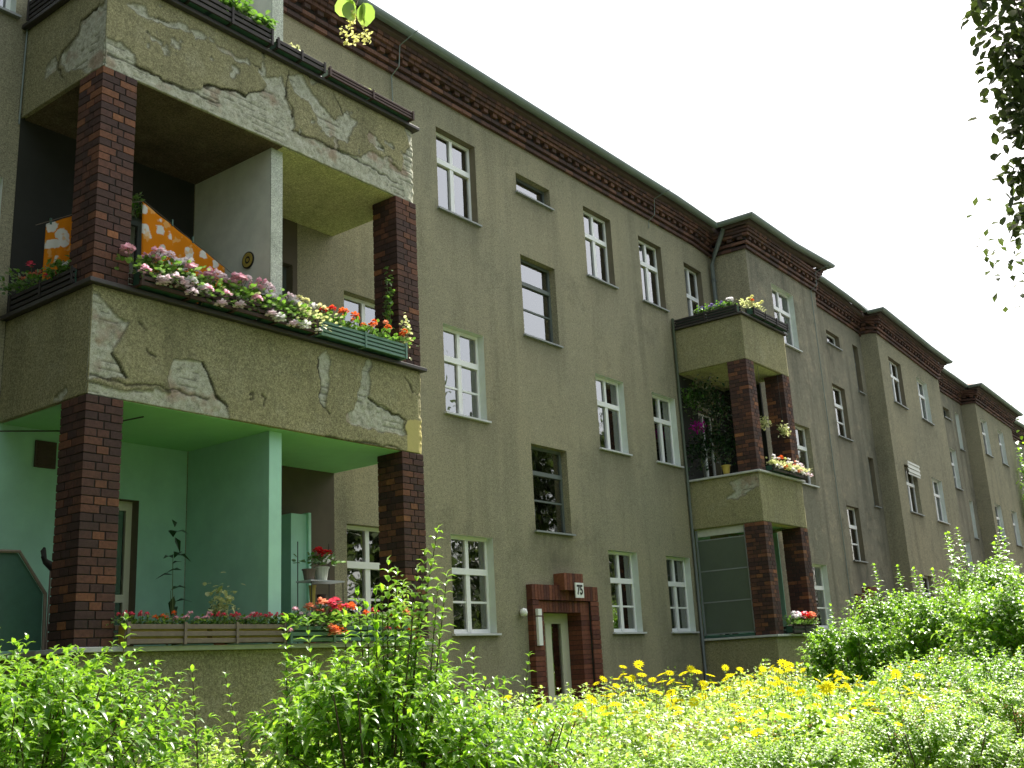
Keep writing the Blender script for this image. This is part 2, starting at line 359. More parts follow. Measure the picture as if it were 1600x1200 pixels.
def window(x0, x1, z0, z1, y, style='std', frame='white', reveal='plain', curtain='lace', sill='sill', label=None, blind=False):
    FY = y + DEP
    f = MB(); fr = .05
    f.box(x0, x0 + fr, FY, FY + .06, z0, z1); f.box(x1 - fr, x1, FY, FY + .06, z0, z1); f.box(x0 + fr, x1 - fr, FY, FY + .06, z0, z0 + fr); f.box(x0 + fr, x1 - fr, FY, FY + .06, z1 - fr, z1)
    h = z1 - z0; zt = z0 + h * .64; cx = (x0 + x1) / 2
    if style in ('std', 'bars', 'narrow'):
        f.box(x0 + fr, x1 - fr, FY - .025, FY + .06, zt - .045, zt + .045)
        if style != 'narrow':
            f.box(cx - .045, cx + .045, FY - .012, FY + .055, z0 + fr, zt - .045); f.box(cx - .035, cx + .035, FY - .010, FY + .055, zt + .045, z1 - fr)
        if style in ('bars', 'narrow'):
            zm = z0 + h * .33
            if style == 'bars': f.box(x0 + fr, cx - .045, FY + .005, FY + .04, zm - .015, zm + .015); f.box(cx + .045, x1 - fr, FY + .005, FY + .04, zm - .015, zm + .015)
            else: f.box(x0 + fr, x1 - fr, FY + .005, FY + .04, zm - .02, zm + .02)
        for a, c in ((x0 + fr, cx), (cx, x1 - fr)):           # sash rails
            if style == 'narrow': continue
            f.box(a + (.045 if a == cx else 0), c - (.045 if c == cx else 0), FY + .008, FY + .05, z0 + fr, z0 + fr + .035)
    if style == 'stair':
        f.box(x0 + fr, x1 - fr, FY - .02, FY + .06, z0 + h * .66, z0 + h * .66 + .07); f.box(x0 + fr, x1 - fr, FY + .004, FY + .05, z0 + h * .36, z0 + h * .36 + .03)
    wn = f.build('window', M[frame], B, warp)
    if label: wn['label'] = label
    p = MB(); p.box(x0 + fr * .6, x1 - fr * .6, FY + .022, FY + .028, z0 + fr * .6, z1 - fr * .6); 
    p.build('pane', M['glass'], wn, warp)
    r = MB(); t = .012; ry = FY + .06
    rm = {'white': M['reveal_white'], 'plain': M['wall'], 'dark': M['reveal_dark']}[reveal]
    r.box(x1 - .001, x1 + t, y + .002, ry, z0, z1); r.box(x0 - t, x0 + .001, y + .002, ry, z0, z1); r.box(x0 - t, x1 + t, y + .002, ry, z1 - .001, z1 + t); r.box(x0 - t, x1 + t, y + .002, ry, z0 - t, z0 + .001)
    r.build('reveal', rm, wn, warp)
    s = MB(); s.box(x0 - .04, x1 + .04, y - .055, y + DEP - .002, z0 - .012, z0 + .016); s.build('sill', M[sill], wn, warp)
    if curtain:
        n = 26; V = []; F = []; cy = FY + .14
        cr = random.Random(int(x0 * 37 + z0 * 11)); wl, wr_ = cr.uniform(.14, .42), cr.uniform(.18, .48); hh = z1 if cr.random() < .7 else z0 + (z1 - z0) * .6
        for (a, c, zt_) in ([(x0 + .02, x1 - .02, z1)] if curtain in ('floral', 'full') else [(x0 + .02, x0 + (x1 - x0) * wl, hh), (x1 - (x1 - x0) * wr_, x1 - .02, hh)]):
            b0 = len(V)
            for i in range(n + 1):
                xx = a + (c - a) * i / n; yy = cy + .02 * math.sin(i * 1.9 + x0 * 7) + .01 * math.sin(i * .7)
                V += [warp((xx, yy, z0 + .02)), warp((xx, yy, zt_))]
            for i in range(n): k = b0 + 2 * i; F.append((k, k + 2, k + 3, k + 1))
        mesh_np('curtain', V, F, M['curtain_floral' if curtain == 'floral' else 'curtain'], wn, rnd=np.random.default_rng(int(x0 * 10)).random(len(F)))
    if blind:
        q = MB()
        for i in range(6): q.box(x0 + .02, x1 - .02, y - .10 - .02 * (i % 2), y - .085 - .02 * (i % 2), z1 - .30 + i * .065, z1 - .30 + i * .065 + .06)
        q.build('awning', M['pot_white'], wn, warp)
    return wn

E1, E2 = .87, .5
ops0, wins = [], []
def W_(x0, x1, z0, z1, y, **k): wins.append((x0, x1, z0, z1, y, k)); return (x0, x1, z0, z1)
m0 = []
for (z0, z1) in ((S0, T0), (S1, T1), (S2, T2)):
    gnd = z0 == S0
    m0.append(W_(4.05, 5.02, z0, z1, 0, style='bars' if gnd else 'std', reveal='white', curtain='lace'))
    if z0 != S2: m0.append(W_(9.82, 10.79, z0, z1, 0, style='bars' if gnd else 'std', reveal='plain', sill='sill_pale', frame='white'))
    m0.append(W_(11.88, 12.86, z0, z1, 0, style='bars' if z0 != S2 else 'std', reveal={S0: 'white', S1: 'white', S2: 'dark'}[z0], curtain={S0: 'lace', S1: 'lace', S2: 'full'}[z0], sill={S0: 'sill_pale', S1: 'sill_pale', S2: 'sill'}[z0]))
    m0.append(W_(16.09, 17.06, z0, z1, 0, style='bars' if gnd else 'std', reveal={S0: 'white', S1: 'white', S2: 'dark'}[z0], curtain={S0: 'full', S1: 'floral', S2: 'full'}[z0], sill={S0: 'sill_pale', S1: 'sill_pale', S2: 'sill'}[z0]))
    m0.append(W_(18.11, 19.04, z0, z1, 0, style='bars' if gnd else 'std', reveal={S0: 'white', S1: 'white', S2: 'dark'}[z0], curtain='full' if z0 != S1 else 'lace', sill={S0: 'sill_pale', S1: 'sill_pale', S2: 'sill'}[z0]))
m0.append(W_(20.02, 20.82, 6.5, 8.42, 0, reveal='dark'))
m0.append(W_(20.02, 20.82, 3.0, 5.1, 0, reveal='dark', curtain=None)); m0.append(W_(20.02, 20.82, -.1, 1.95, 0, reveal='dark', curtain=None))
m0.append(W_(13.98, 15.0, 8.02, 8.41, 0, style='plain', frame='darkframe', reveal='plain', curtain=None, label='low wide dark attic stair window under the cornice'))
m0.append(W_(13.98, 15.0, 5.415, 6.88, 0, style='stair', frame='darkframe', reveal='plain', curtain=None, label='stairwell window on the upper landing with crumbling reveal'))
m0.append(W_(13.98, 15.0, 2.13, 3.57, 0, style='stair', frame='darkframe', reveal='plain', curtain=None, label='stairwell window above the brick doorway with tilted top light'))
dops = [(6.05, 6.75, -.35, 1.97), (6.05, 6.75, 2.95, 5.27), (8.05, 8.90, -.35, 1.97), (8.05, 8.90, 2.95, 5.27)]
door1 = (13.94, 15.02, -1.35, .87)
facade(-6, 21.37, 0, m0 + dops + [door1], M['wall'])
mb = []
for (z0, z1) in ((S0, T0), (S1, T1), (S2, T2)):
    mb.append(W_(22.6, 23.85, z0, z1, -E1, style='bars' if z0 == S0 else 'std', reveal={S0: 'white', S1: 'plain', S2: 'white'}[z0], sill='sill_pale', curtain='full' if z0 != S1 else 'lace'))
facade(21.37, 25.35, -E1, mb, M['wall_far'])
m2 = [W_(28.2, 29.15, 8.02, 8.41, 0, style='plain', frame='white', curtain=None, reveal='dark', label='low dark stair window under the cornice beyond the far balcony'), W_(28.12, 29.05, 5.415, 6.88, 0, style='narrow', reveal='dark', curtain=None), W_(28.0, 28.9, 2.13, 3.57, 0, style='narrow', reveal='dark', curtain=None),
      W_(30.2, 30.62, S2, T2, 0, style='narrow', frame='darkframe', reveal='dark', curtain=None), W_(30.2, 30.62, S1, T1, 0, style='narrow', frame='darkframe', reveal='dark', curtain=None), W_(26.2, 27.1, S0, T0, 0, style='bars', reveal='dark', curtain='lace')][:5]
door2 = (28.05, 29.0, -1.35, .87)
facade(25.35, 30.95, 0, m2 + [door2], M['wall_far'])
m3 = []
for (z0, z1) in ((S0, T0), (S1, T1), (S2, T2)):
    m3.append(W_(31.75, 32.85, z0, z1, -E2, reveal='plain' if z0 != S2 else 'dark', curtain='full' if z0 == S2 else 'lace', blind=(z0 == S1)))
    m3.append(W_(34.3, 35.35, z0, z1, -E2, reveal='white', curtain='full', sill='sill_pale' if z0 == S1 else 'sill'))
facade(30.95, 36.8, -E2, m3, M['wall'])
m4 = [W_(38.75, 39.5, 8.0, 8.41, 0, style='plain', frame='darkframe', curtain=None), W_(38.75, 39.5, 5.415, 6.88, 0, style='narrow', reveal='white', curtain=None), W_(38.7, 39.4, 2.13, 3.57, 0, style='narrow', reveal='white', curtain=None), W_(40.2, 40.65, S2, T2, 0, style='narrow', reveal='white', curtain=None), W_(40.2, 40.65, S1, T1, 0, style='narrow', reveal='white', curtain=None)]
facade(36.8, 41.2, 0, m4, M['wall_far'])
m5 = []
for (z0, z1) in ((S0, T0), (S1, T1), (S2, T2)):
    m5.append(W_(41.6, 42.5, z0, z1, -E2, reveal='white', curtain='full')); m5.append(W_(43.95, 44.8, z0, z1, -E2, reveal='white', curtain='full'))
facade(41.2, 46.4, -E2, m5, M['wall'])
facade(46.4, 58, 0, [], M['wall_far'])
for (x0, x1, z0, z1, y, k) in wins: window(x0, x1, z0, z1, y, **k)
s = MB()                                                    # returns of the projecting bays, end walls, back wall
for x, e in ((21.37, E1), (25.35, E1), (30.95, E2), (36.8, E2), (41.2, E2), (46.4, E2)):
    sg = -.003 if x in (21.37, 30.95, 41.2) else .003
    s.poly([(x + sg * 0, -e, ZB), (x, 0, ZB), (x, 0, ZT), (x, -e, ZT)])
s.poly([(-6, 0, ZB), (-6, 11, ZB), (-6, 11, 9.3), (-6, 0, 9.3)]); s.poly([(58, 0, ZB), (58, 11, ZB), (58, 11, 9.3), (58, 0, 9.3)]); s.poly([(-6, 11, ZB), (58, 11, ZB), (58, 11, 9.3), (-6, 11, 9.3)])
s.build('return_wall', M['wall'], B, warp)
s = MB()                                                    # floors and a spine wall keep the rooms dark
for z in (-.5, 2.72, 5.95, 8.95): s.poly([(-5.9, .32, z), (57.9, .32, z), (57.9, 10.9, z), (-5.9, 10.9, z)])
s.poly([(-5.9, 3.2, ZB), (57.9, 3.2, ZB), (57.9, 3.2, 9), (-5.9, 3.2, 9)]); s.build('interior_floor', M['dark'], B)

# cornice, gutter and roof, run by run (y of the wall, x range)
runs = [(-6, 21.37, 0), (21.37, 25.35, -E1), (25.35, 30.95, 0), (30.95, 36.8, -E2), (36.8, 41.2, 0), (41.2, 46.4, -E2), (46.4, 58, 0)]
def cuts(a, b, st=2.0):
    n = max(1, int(round((b - a) / st))); return [a + (b - a) * i / n for i in range(n + 1)]
CZ = 8.95
def course(mb_, x0, x1, y, pr, z0, z1, bl=.25, gap=.008, d=.25):
    """a row of bricks projecting pr in front of the wall at y"""
    x = x0
    while x < x1 - .01:
        e = min(x + bl, x1); mb_.box(x + gap / 2, e - gap / 2, y - pr - random.random() * .004, y + d, z0, z1); x = e
def side_course(mb_, x, y0, y1, sg, pr, z0, z1, bl=.25):
    y = y0
    while y < y1 - .01:
        e = min(y + bl, y1); a, b2 = (x - pr, x + .1) if sg < 0 else (x - .1, x + pr); mb_.box(a, b2, y + .004, e - .004, z0, z1); y = e
rows = [(.055, 0, .062, .25), (.03, .066, .105, 99), (.085, .109, .171, .25), (.06, .175, .20, 99), (.15, .275, .335, .25), (.19, .339, .40, .25), (.215, .404, .462, .25)]
cb = MB(); cm = MB()
for i, (x0, x1, y) in enumerate(runs):
    isbay = y < 0
    xa, xb = (x0 - .0, x1 + .0)
    for (pr, a, c, bl) in rows:
        ea = pr if isbay else 0
        if bl > 50:
            for p, q in zip(cuts(xa - ea, xb + ea), cuts(xa - ea, xb + ea)[1:]): cm.box(p, q, y - pr, y + .2, CZ + a, CZ + c)
            if isbay: cm.box(xa - pr, xa + .1, y - pr + .001, 0, CZ + a + .001, CZ + c - .001); cm.box(xb - .1, xb + pr, y - pr + .001, 0, CZ + a + .001, CZ + c - .001)
        else:
            course(cb, xa - ea, xb + ea, y, pr, CZ + a, CZ + c, .125 if pr > .1 else bl)
            if isbay:
                side_course(cb, xa, y - pr + .12, 0, -1, pr, CZ + a, CZ + c); side_course(cb, xb, y - pr + .12, 0, 1, pr, CZ + a, CZ + c)
    x = xa
    while x < xb:                                            # dentils
        cb.box(x + .01, x + .125, y - .12, y + .1, CZ + .203, CZ + .272); x += .25
    for p, q in zip(cuts(xa - (.07 if isbay else 0), xb + (.07 if isbay else 0)), cuts(xa - (.07 if isbay else 0), xb + (.07 if isbay else 0))[1:]): cm.box(p, q, y - .05, y + .1, CZ + .20, CZ + .275)
    if isbay:
        yy = y
        while yy < -.1:
            cb.box(xa - .12, xa + .1, yy, yy + .115, CZ + .203, CZ + .272); cb.box(xb - .1, xb + .12, yy, yy + .115, CZ + .203, CZ + .272); yy += .25
cb.build('cornice_brick', M['brick_corn'], B, warp); cm.build('cornice_joint', M['mortar'], B, warp)
eb = MB(); OV = .28
for (x0, x1, y) in runs:
    isbay = y < 0; e = OV if isbay else 0
    cs = cuts(x0 - e, x1 + e)
    for p, q in zip(cs, cs[1:]):
        eb.poly([(p, y - .18, CZ + .463), (q, y - .18, CZ + .463), (q, y - OV, CZ + .49), (p, y - OV, CZ + .49)]); eb.poly([(p, y - OV, CZ + .49), (q, y - OV, CZ + .49), (q, y - OV, CZ + .60), (p, y - OV, CZ + .60)])
    if isbay:
        for sx, xx in ((-1, x0), (1, x1)):
            eb.poly([(xx + sx * .0, y - OV, CZ + .488), (xx + sx * OV, y - OV, CZ + .488), (xx + sx * OV, -.46, CZ + .488), (xx, -.46, CZ + .488)]); eb.poly([(xx + sx * OV, y - OV, CZ + .47), (xx + sx * OV, -.46, CZ + .47), (xx + sx * OV, -.46, CZ + .60), (xx + sx * OV, y - OV, CZ + .60)])
eb.build('eaves_board', M['soffit_board'], B, warp)
def gut(pts, name='gutter', par=None):
    b = MB(); n = 8; sec = [(.088 * math.cos(a), .088 * math.sin(a)) for a in [math.pi + math.pi * k / n for k in range(n + 1)]]
    base = None
    for i, (x, y, dx, dy) in enumerate(pts):                 # dx,dy : outward direction
        for (u, v) in sec + [(s_[0] * .88, s_[1] * .88 + .004) for s_ in reversed(sec)]:
            b.v.append((x + dx * (u + .088), y + dy * (u + .088), CZ + .61 + v))
    k = 2 * (n + 1)
    for i in range(len(pts) - 1):
        for j in range(k): b.f.append((i * k + j, i * k + (j + 1) % k, (i + 1) * k + (j + 1) % k, (i + 1) * k + j)); b.r.append(.5)
    return b.build(name, M['gutter'], B, warp, smooth=False)
for (x0, x1, y) in runs:
    if y < 0:
        d = .7071
        pts = [(x0 - OV, -.46, -1, 0), (x0 - OV, y - OV + .0, -1.0, -1.0)] + [(c_, y - OV, 0, -1) for c_ in cuts(x0 - OV + .06, x1 + OV - .06)] + [(x1 + OV, y - OV, 1, -1), (x1 + OV, -.46, 1, 0)]
        gut(pts)
    else: gut([(c_, y - OV, 0, -1) for c_ in cuts(x0 + (OV if x0 > 0 else 0), x1 - (OV if x1 < 57 else 0))])
rb = MB()
for (x0, x1, y) in runs:
    e = OV if y < 0 else 0
    cs = cuts(x0 - e, x1 + e); zz = CZ + .62; k = math.tan(R(38)); 
    for p, q in zip(cs, cs[1:]):
        yf = y - OV + .02
        if y == 0: rb.poly([(p, yf, zz), (q, yf, zz), (q, 5.5, zz + (5.5 - yf) * k), (p, 5.5, zz + (5.5 - yf) * k)])
    if y < 0:                                                # hipped little roof over the bay
        yf = y - OV + .02; a, b_ = x0 - OV, x1 + OV; hb = -y + OV; apx = zz + 2.0 * k * .62
        q1, q2 = (a + 1.7, yf + 2.4, apx), (b_ - 1.7, yf + 2.4, apx)
        rb.poly([(a, yf, zz), (b_, yf, zz), q2, q1]); rb.poly([(a, -.46, zz), (a, yf, zz), q1]); rb.poly([(b_, yf, zz), (b_, -.46, zz), q2])
        rb.poly([(x0, -.48, zz - .0), (x1, -.48, zz), (x1, 5.5, zz + 5.98 * k), (x0, 5.5, zz + 5.98 * k)])
rb.poly([(-6, 5.5, zz + 5.98 * k), (58, 5.5, zz + 5.98 * k), (58, 11.5, zz), (-6, 11.5, zz)])
rb.build('roof', M['roof'], B, warp)
# downpipe in the corner of the first bay, thin pipe beside the far balcony, conductors
dp = MB(); dp.tube([(21.1, -.52, 9.45), (21.12, -.42, 9.25), (21.2, -.2, 8.95), (21.22, -.1, 8.7), (21.22, -.1, 6.9)], .05, 9)
for z in (8.3, 7.4): dp.tube([(21.22, -.1, z), (21.22, -.1, z + .05)], .062, 9)
dp.build('downpipe', M['darkframe'], B, warp, smooth=True)
dp = MB(); dp.tube([(19.17, -.05, 6.9), (19.17, -.05, -1.5)], .03, 7); dp.build('drainpipe', M['darkframe'], B, smooth=True)
for x, y, za in ((10.85, 0, 7.0), (18.55, 0, 8.75), (25.0, -E1, -1.0), (5.13, 0, 5.8)):
    c_ = MB(); c_.tube([(x, y - .60, CZ + .5), (x, y - .22, CZ + .40), (x, y - .19, CZ + .05), (x, y - .03, CZ - .05), (x + .02, y - .03, (CZ + za) / 2), (x, y - .03, za)], .009, 5); c_.build('conductor_cable', M['gutter'], B, warp)

# ------------------------------------------------------------------ brick pillar (real bricks)
def pillar(x0, y0, z0, z1, w_=.375, d_=.40, par=B, name='pillar', mat='brick', core=True):
    b = MB(); H = (z1 - z0) / max(1, round((z1 - z0) / .0765)); n = int(round((z1 - z0) / H)); g_ = .0065
    sx = w_ / .375; sy = d_ / .375
    L, S_ = .252, .123
    for i in range(n):
        a, c = z0 + i * H + g_ * .7, z0 + (i + 1) * H - g_ * .7
        if i % 2 == 0: q = [(u / 3 * .375, (u + 1) / 3 * .375, v / 3 * .375, (v + 1) / 3 * .375) for u in range(3) for v in range(3) if (u, v) != (1, 1)]
        else: q = [(0, .1875, 0, .1875), (.1875, .375, 0, .1875), (.1875, .375, .1875, .375), (0, .1875, .1875, .375)]
        for (xa, xb, ya, yb) in q:
            j = random.random() * .004
            b.box(x0 + xa * sx + g_ - (j if xa == 0 else 0), x0 + xb * sx - g_ + (j if xb == .375 else 0), y0 + ya * sy + g_ - (j if ya == 0 else 0), y0 + yb * sy - g_ + (j if yb == .375 else 0), a, c, r=random.random() ** 1.4)
    pl = b.build(name, M[mat], par, bevel=.003)
    if core:
        k = MB(); k.box(x0 + .012, x0 + w_ - .012, y0 + .012, y0 + d_ - .012, z0, z1); k.build('mortar', M['mortar'], pl)
    return pl

# ------------------------------------------------------------------ peeling parapets: real relief
def vnoise(u, v, seed, f):
    r_ = np.random.default_rng(seed).random((256, 256)); x = u * f; y = v * f
    xi = np.floor(x).astype(int); yi = np.floor(y).astype(int); xf = x - xi; yf = y - yi; xf = xf * xf * (3 - 2 * xf); yf = yf * yf * (3 - 2 * yf)
    g_ = lambda a, b: r_[a % 256, b % 256]
    return (g_(xi, yi) * (1 - xf) + g_(xi + 1, yi) * xf) * (1 - yf) + (g_(xi, yi + 1) * (1 - xf) + g_(xi + 1, yi + 1) * xf) * yf
def fbm(u, v, seed, f, o=4): return sum(vnoise(u + 13 * i, v + 7 * i, seed + i, f * 2 ** i) * .5 ** i for i in range(o)) / (2 - .5 ** (o - 1)) - .5
def inpoly(u, v, p):
    r_ = np.zeros(u.shape, bool); n = len(p)
    for i in range(n):
        x1, y1 = p[i]; x2, y2 = p[i - 1]
        c_ = ((y1 > v) != (y2 > v)) & (u < (x2 - x1) * (v - y1) / (y2 - y1 + 1e-12) + x1); r_ ^= c_
    return r_
def dline(u, v, p):
    d = np.full(u.shape, 9.)
    for (a, b), (c_, e) in zip(p, p[1:]):
        L2 = (c_ - a) ** 2 + (e - b) ** 2; t = np.clip(((u - a) * (c_ - a) + (v - b) * (e - b)) / L2, 0, 1); d = np.minimum(d, np.hypot(u - a - t * (c_ - a), v - b - t * (e - b)))
    return d
def relief(P, u0, u1, v0, v1, peel, crack_shade, seed, patch=(), rough_side=None, step=.0125, extra=0):
    """P(u,v,out) -> xyz ; returns verts, faces, attrs; out = metres in front of the sheet"""
    nu = int((u1 - u0) / step); nv = int((v1 - v0) / step)
    U_, V_ = np.meshgrid(np.linspace(u0, u1, nu + 1), np.linspace(v0, v1, nv + 1), indexing='ij')
    ju = U_ + .09 * fbm(U_, V_, seed, 9, 5); jv = V_ + .09 * fbm(U_, V_, seed + 9, 9, 5)
    mk = np.zeros(U_.shape)
    for p in peel: mk = np.maximum(mk, inpoly(ju, jv, p))
    if extra: mk = np.maximum(mk, (fbm(U_, V_, seed + 40, 5.2, 5) > extra - .10 * (U_ > 7.1)))
    sm = mk.copy(); sm[1:-1, 1:-1] = (mk[1:-1, 1:-1] * 2 + mk[:-2, 1:-1] + mk[2:, 1:-1] + mk[1:-1, :-2] + mk[1:-1, 2:]) / 6
    ck = np.zeros(U_.shape)
    for p in crack_shade: ck = np.maximum(ck, np.clip(1.5 - dline(ju, jv, p) / (.007 + .007 * vnoise(U_, V_, seed + 3, 12)), 0, 1))
    dep = sm * (.015 + .026 * fbm(U_, V_, seed + 5, 14, 5)) + ck * .012 + .010 * fbm(U_, V_, seed + 6, 1.7) + .003 * fbm(U_, V_, seed + 8, 30)
    row = np.abs(((V_ / .077) % 1) - .5) > .40; mort = row & (sm > .5) & (fbm(U_, V_, seed + 15, 4.5) > .11)
    dep = dep + mort * .008
    if rough_side is not None: dep = dep + np.clip(1 - np.abs(U_ - rough_side) / .06, 0, 1) * (fbm(U_ * 0, V_, seed + 2, 14) + .2) * .05
    dep = np.clip(dep + .004, 0, .05)
    pt = np.zeros(U_.shape)
    for p in patch: pt = np.maximum(pt, inpoly(ju, jv, p))
    edge = np.clip((sm > .1) & (sm < .75), 0, 1) * .38  # shadow line painted round the borders of the peeled patches
    verts = P(U_, V_, -dep); N = (nu + 1) * (nv + 1); idx = np.arange(N).reshape(nu + 1, nv + 1)
    F = np.stack([idx[:-1, :-1], idx[1:, :-1], idx[1:, 1:], idx[:-1, 1:]], -1).reshape(-1, 4)
    # skirt back into the wall
    bd = np.concatenate([idx[:, 0], idx[-1, 1:], idx[-2::-1, -1], idx[0, -2:0:-1]]); bv = P(np.clip(U_.ravel()[bd], u0 + .06, u1 - .06), V_.ravel()[bd], np.full(len(bd), -.06))
    i2 = N + np.arange(len(bd)); SF = np.stack([np.roll(bd, -1), bd, i2, np.roll(i2, -1)], -1)
    verts = np.concatenate([verts.reshape(-1, 3), bv.reshape(-1, 3)]); F = np.concatenate([F, SF])
    z_ = np.zeros(len(bd)); at_ = dict(peel=np.concatenate([(sm - .0).ravel(), z_]), crack_shade=np.concatenate([np.clip(ck * .75 + edge + mort * .45, 0, 1).ravel(), z_]), patch=np.concatenate([pt.ravel(), z_]))
    return verts, F, at_
def relief_obj(name, verts, F, at_, flip=False):
    if flip: F = F[:, ::-1]
    o = mesh_np(name, verts, F, M['parapet'], B)
    for k, v in at_.items(): a = o.data.attributes.new(k, 'FLOAT', 'POINT'); a.data.foreach_set('value', v.astype(np.float32))
    return o
XL, XR, D = 5.155, 9.62, 1.54
def PF(y): return lambda u, v, o: np.stack([u, y - o, v], -1)
def PS(x): return lambda u, v, o: np.stack([x - o, u, v], -1)
top_peel = [[(5.166, 6.212), (5.228, 6.206), (5.388, 6.201), (5.498, 6.18), (5.521, 6.064), (5.509, 5.88), (5.12, 5.86)], [(5.14, 6.034), (5.504, 6.038), (5.783, 6.035), (6.272, 6.062), (6.584, 6.041), (7.019, 6.044), (7.021, 5.8), (5.53, 5.8), (5.175, 5.8)],
 [(6.173, 6.01), (6.331, 6.163), (6.6, 6.27), (6.882, 6.283), (7.015, 6.369), (7.15, 6.497), (7.172, 6.568), (7.011, 6.679), (6.787, 6.678), (6.527, 6.677), (6.398, 6.793), (6.214, 6.685), (6.15, 6.771), (6.272, 6.81), (6.526, 6.716), (6.853, 6.728), (7.126, 6.628), (7.382, 6.762), (7.478, 6.618), (7.455, 6.485), (7.575, 6.288), (7.575, 6.104), (8.072, 6.151), (8.656, 6.2), (8.826, 6.351), (9.286, 6.298), (9.7, 6.096), (9.7, 5.8), (8.844, 5.8), (7.48, 5.8), (6.178, 5.8)],
 [(7.478, 6.826), (7.723, 6.913), (7.823, 6.766), (7.974, 6.661), (8.232, 6.51), (8.394, 6.705), (8.583, 6.651), (8.441, 6.292), (8.229, 6.296), (7.972, 6.364), (7.822, 6.597), (7.575, 6.66)], [(9.489, 6.921), (9.75, 7.019), (9.75, 6.102), (9.369, 6.149), (9.44, 6.444), (9.383, 6.514), (9.57, 6.652)], [(5.385, 6.673), (5.565, 6.783), (5.644, 6.674), (5.931, 6.759), (6.089, 6.799), (6.152, 6.733), (5.992, 6.694), (5.627, 6.646), (5.478, 6.646)]]
top_crack = [[(5.184, 6.034), (5.504, 6.047), (5.783, 6.035), (6.273, 6.043), (6.541, 6.042)], [(6.331, 6.163), (6.6, 6.27), (6.882, 6.283), (7.15, 6.497)], [(7.478, 6.867), (7.467, 6.49), (7.575, 6.411), (7.551, 6.278)], [(8.21, 6.889), (8.366, 6.651)], [(7.575, 6.125), (8.047, 6.163), (8.492, 6.161), (8.933, 6.127), (9.278, 6.072)], [(6.988, 6.729), (7.102, 6.699)]]
mid_peel = [[(5.112, 3.575), (5.262, 3.488), (5.536, 3.333), (5.444, 3.156), (5.385, 3.004), (5.1, 3.004), (5.1, 3.267)], [(5.1, 3.033), (5.385, 3.012), (5.47, 2.944), (5.551, 2.821), (5.1, 2.706)], [(6.011, 2.827), (6.005, 3.002), (6.074, 3.112), (6.222, 3.117), (6.392, 3.126), (6.472, 2.992), (6.535, 2.822), (6.713, 2.736), (6.46, 2.727), (6.013, 2.764)],
 [(5.1, 2.702), (5.532, 2.695), (5.802, 2.742), (6.478, 2.771), (6.693, 2.757), (6.715, 2.669), (6.765, 2.58), (6.463, 2.55), (6.038, 2.55), (5.773, 2.605), (5.67, 2.55), (5.518, 2.55), (5.1, 2.55)], [(7.927, 3.466), (8.048, 3.584), (8.107, 3.465), (8.106, 3.334), (8.08, 3.18), (8.041, 2.898), (7.947, 2.973), (7.972, 3.161)],
 [(8.623, 3.45), (8.666, 3.614), (8.759, 3.653), (8.739, 3.395), (8.707, 3.138), (8.958, 3.102), (9.118, 3.021), (9.283, 2.997), (9.318, 2.805), (9.083, 2.782), (8.842, 2.776), (8.608, 2.79), (8.344, 2.807), (8.358, 2.902), (8.485, 2.968), (8.54, 3.186)], [(6.654, 2.742), (6.704, 2.684), (6.746, 2.608), (6.657, 2.578), (6.597, 2.651)]]
mid_crack = [[(5.149, 2.761), (5.529, 2.756), (5.906, 2.784), (6.478, 2.771)], [(5.637, 3.372), (5.743, 3.332)], [(5.769, 3.13), (5.851, 3.067)], [(5.385, 3.012), (5.47, 2.944), (5.551, 2.821)], [(6.392, 3.126), (6.472, 2.992), (6.554, 2.808), (6.713, 2.736)], [(6.974, 2.88), (7.026, 2.898), (7.016, 2.836), (6.975, 2.829)], [(7.12, 2.905), (7.174, 2.862), (7.153, 2.799)], [(8.72, 3.14), (9.118, 3.021), (9.325, 2.984), (9.332, 2.807)], [(8.039, 2.607), (8.478, 2.594), (8.837, 2.604), (9.213, 2.607)], [(9.331, 3.524), (9.497, 3.372)], [(7.92, 3.46), (7.97, 3.16), (7.95, 2.97), (8.05, 2.89), (8.1, 2.86)]]
def parapet(z0, z1, peel, crack_shade, speel, scrack, seed, patch=(), extra=0):
    v1, f1, a1 = relief(PF(-D), XL + .001, XR, z0, z1, peel, crack_shade, seed, patch, rough_side=XR, extra=extra)
    front = relief_obj('parapet', v1, f1, a1)
    v2, f2, a2 = relief(PS(XL), -D + .001, 0, z0, z1, speel, scrack, seed + 70)
    relief_obj('parapet', v2, f2, a2, flip=True)
    b = MB(); b.box(XL + .052, XR - .052, -D + .052, -D + .30, z0 + .001, z1 - .002); b.box(XL + .052, XL + .30, -D + .30, 0, z0 + .001, z1 - .002); b.box(XR - .30, XR - .004, -D + .30, 0, z0 + .001, z1 - .002)
    b.box(XR - .10, XR - .002, -D + .06, 0, z0 + .002, z1 - .003)
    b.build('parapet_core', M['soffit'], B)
parapet(5.894, 6.93, top_peel, top_crack, [[(-0.597, 6.383), (-0.667, 6.299), (-0.645, 6.215), (-0.495, 6.202), (-0.405, 6.182), (-0.422, 6.306), (-0.478, 6.358)], [(-1.56, 6.657), (-1.56, 6.269), (-1.56, 5.914), (-1.282, 5.936), (-0.801, 6.151), (-0.718, 6.24), (-0.721, 6.35), (-0.894, 6.406), (-1.064, 6.461), (-1.11, 6.588), (-1.338, 6.596)]], [[(-1.39, 6.645), (-1.338, 6.596), (-1.08, 6.602), (-1.034, 6.475), (-0.834, 6.413), (-0.706, 6.356), (-0.677, 6.202), (-0.782, 6.049)]], 11, extra=.27)
parapet(2.594, 3.63, mid_peel, mid_crack, [[(-1.172, 2.733), (-1.219, 2.663), (-1.077, 2.615), (-0.967, 2.637), (-0.963, 2.668)]], [], 31, patch=[[(9.35, 3.0), (9.75, 3.05), (9.75, 2.5), (9.33, 2.5)]])
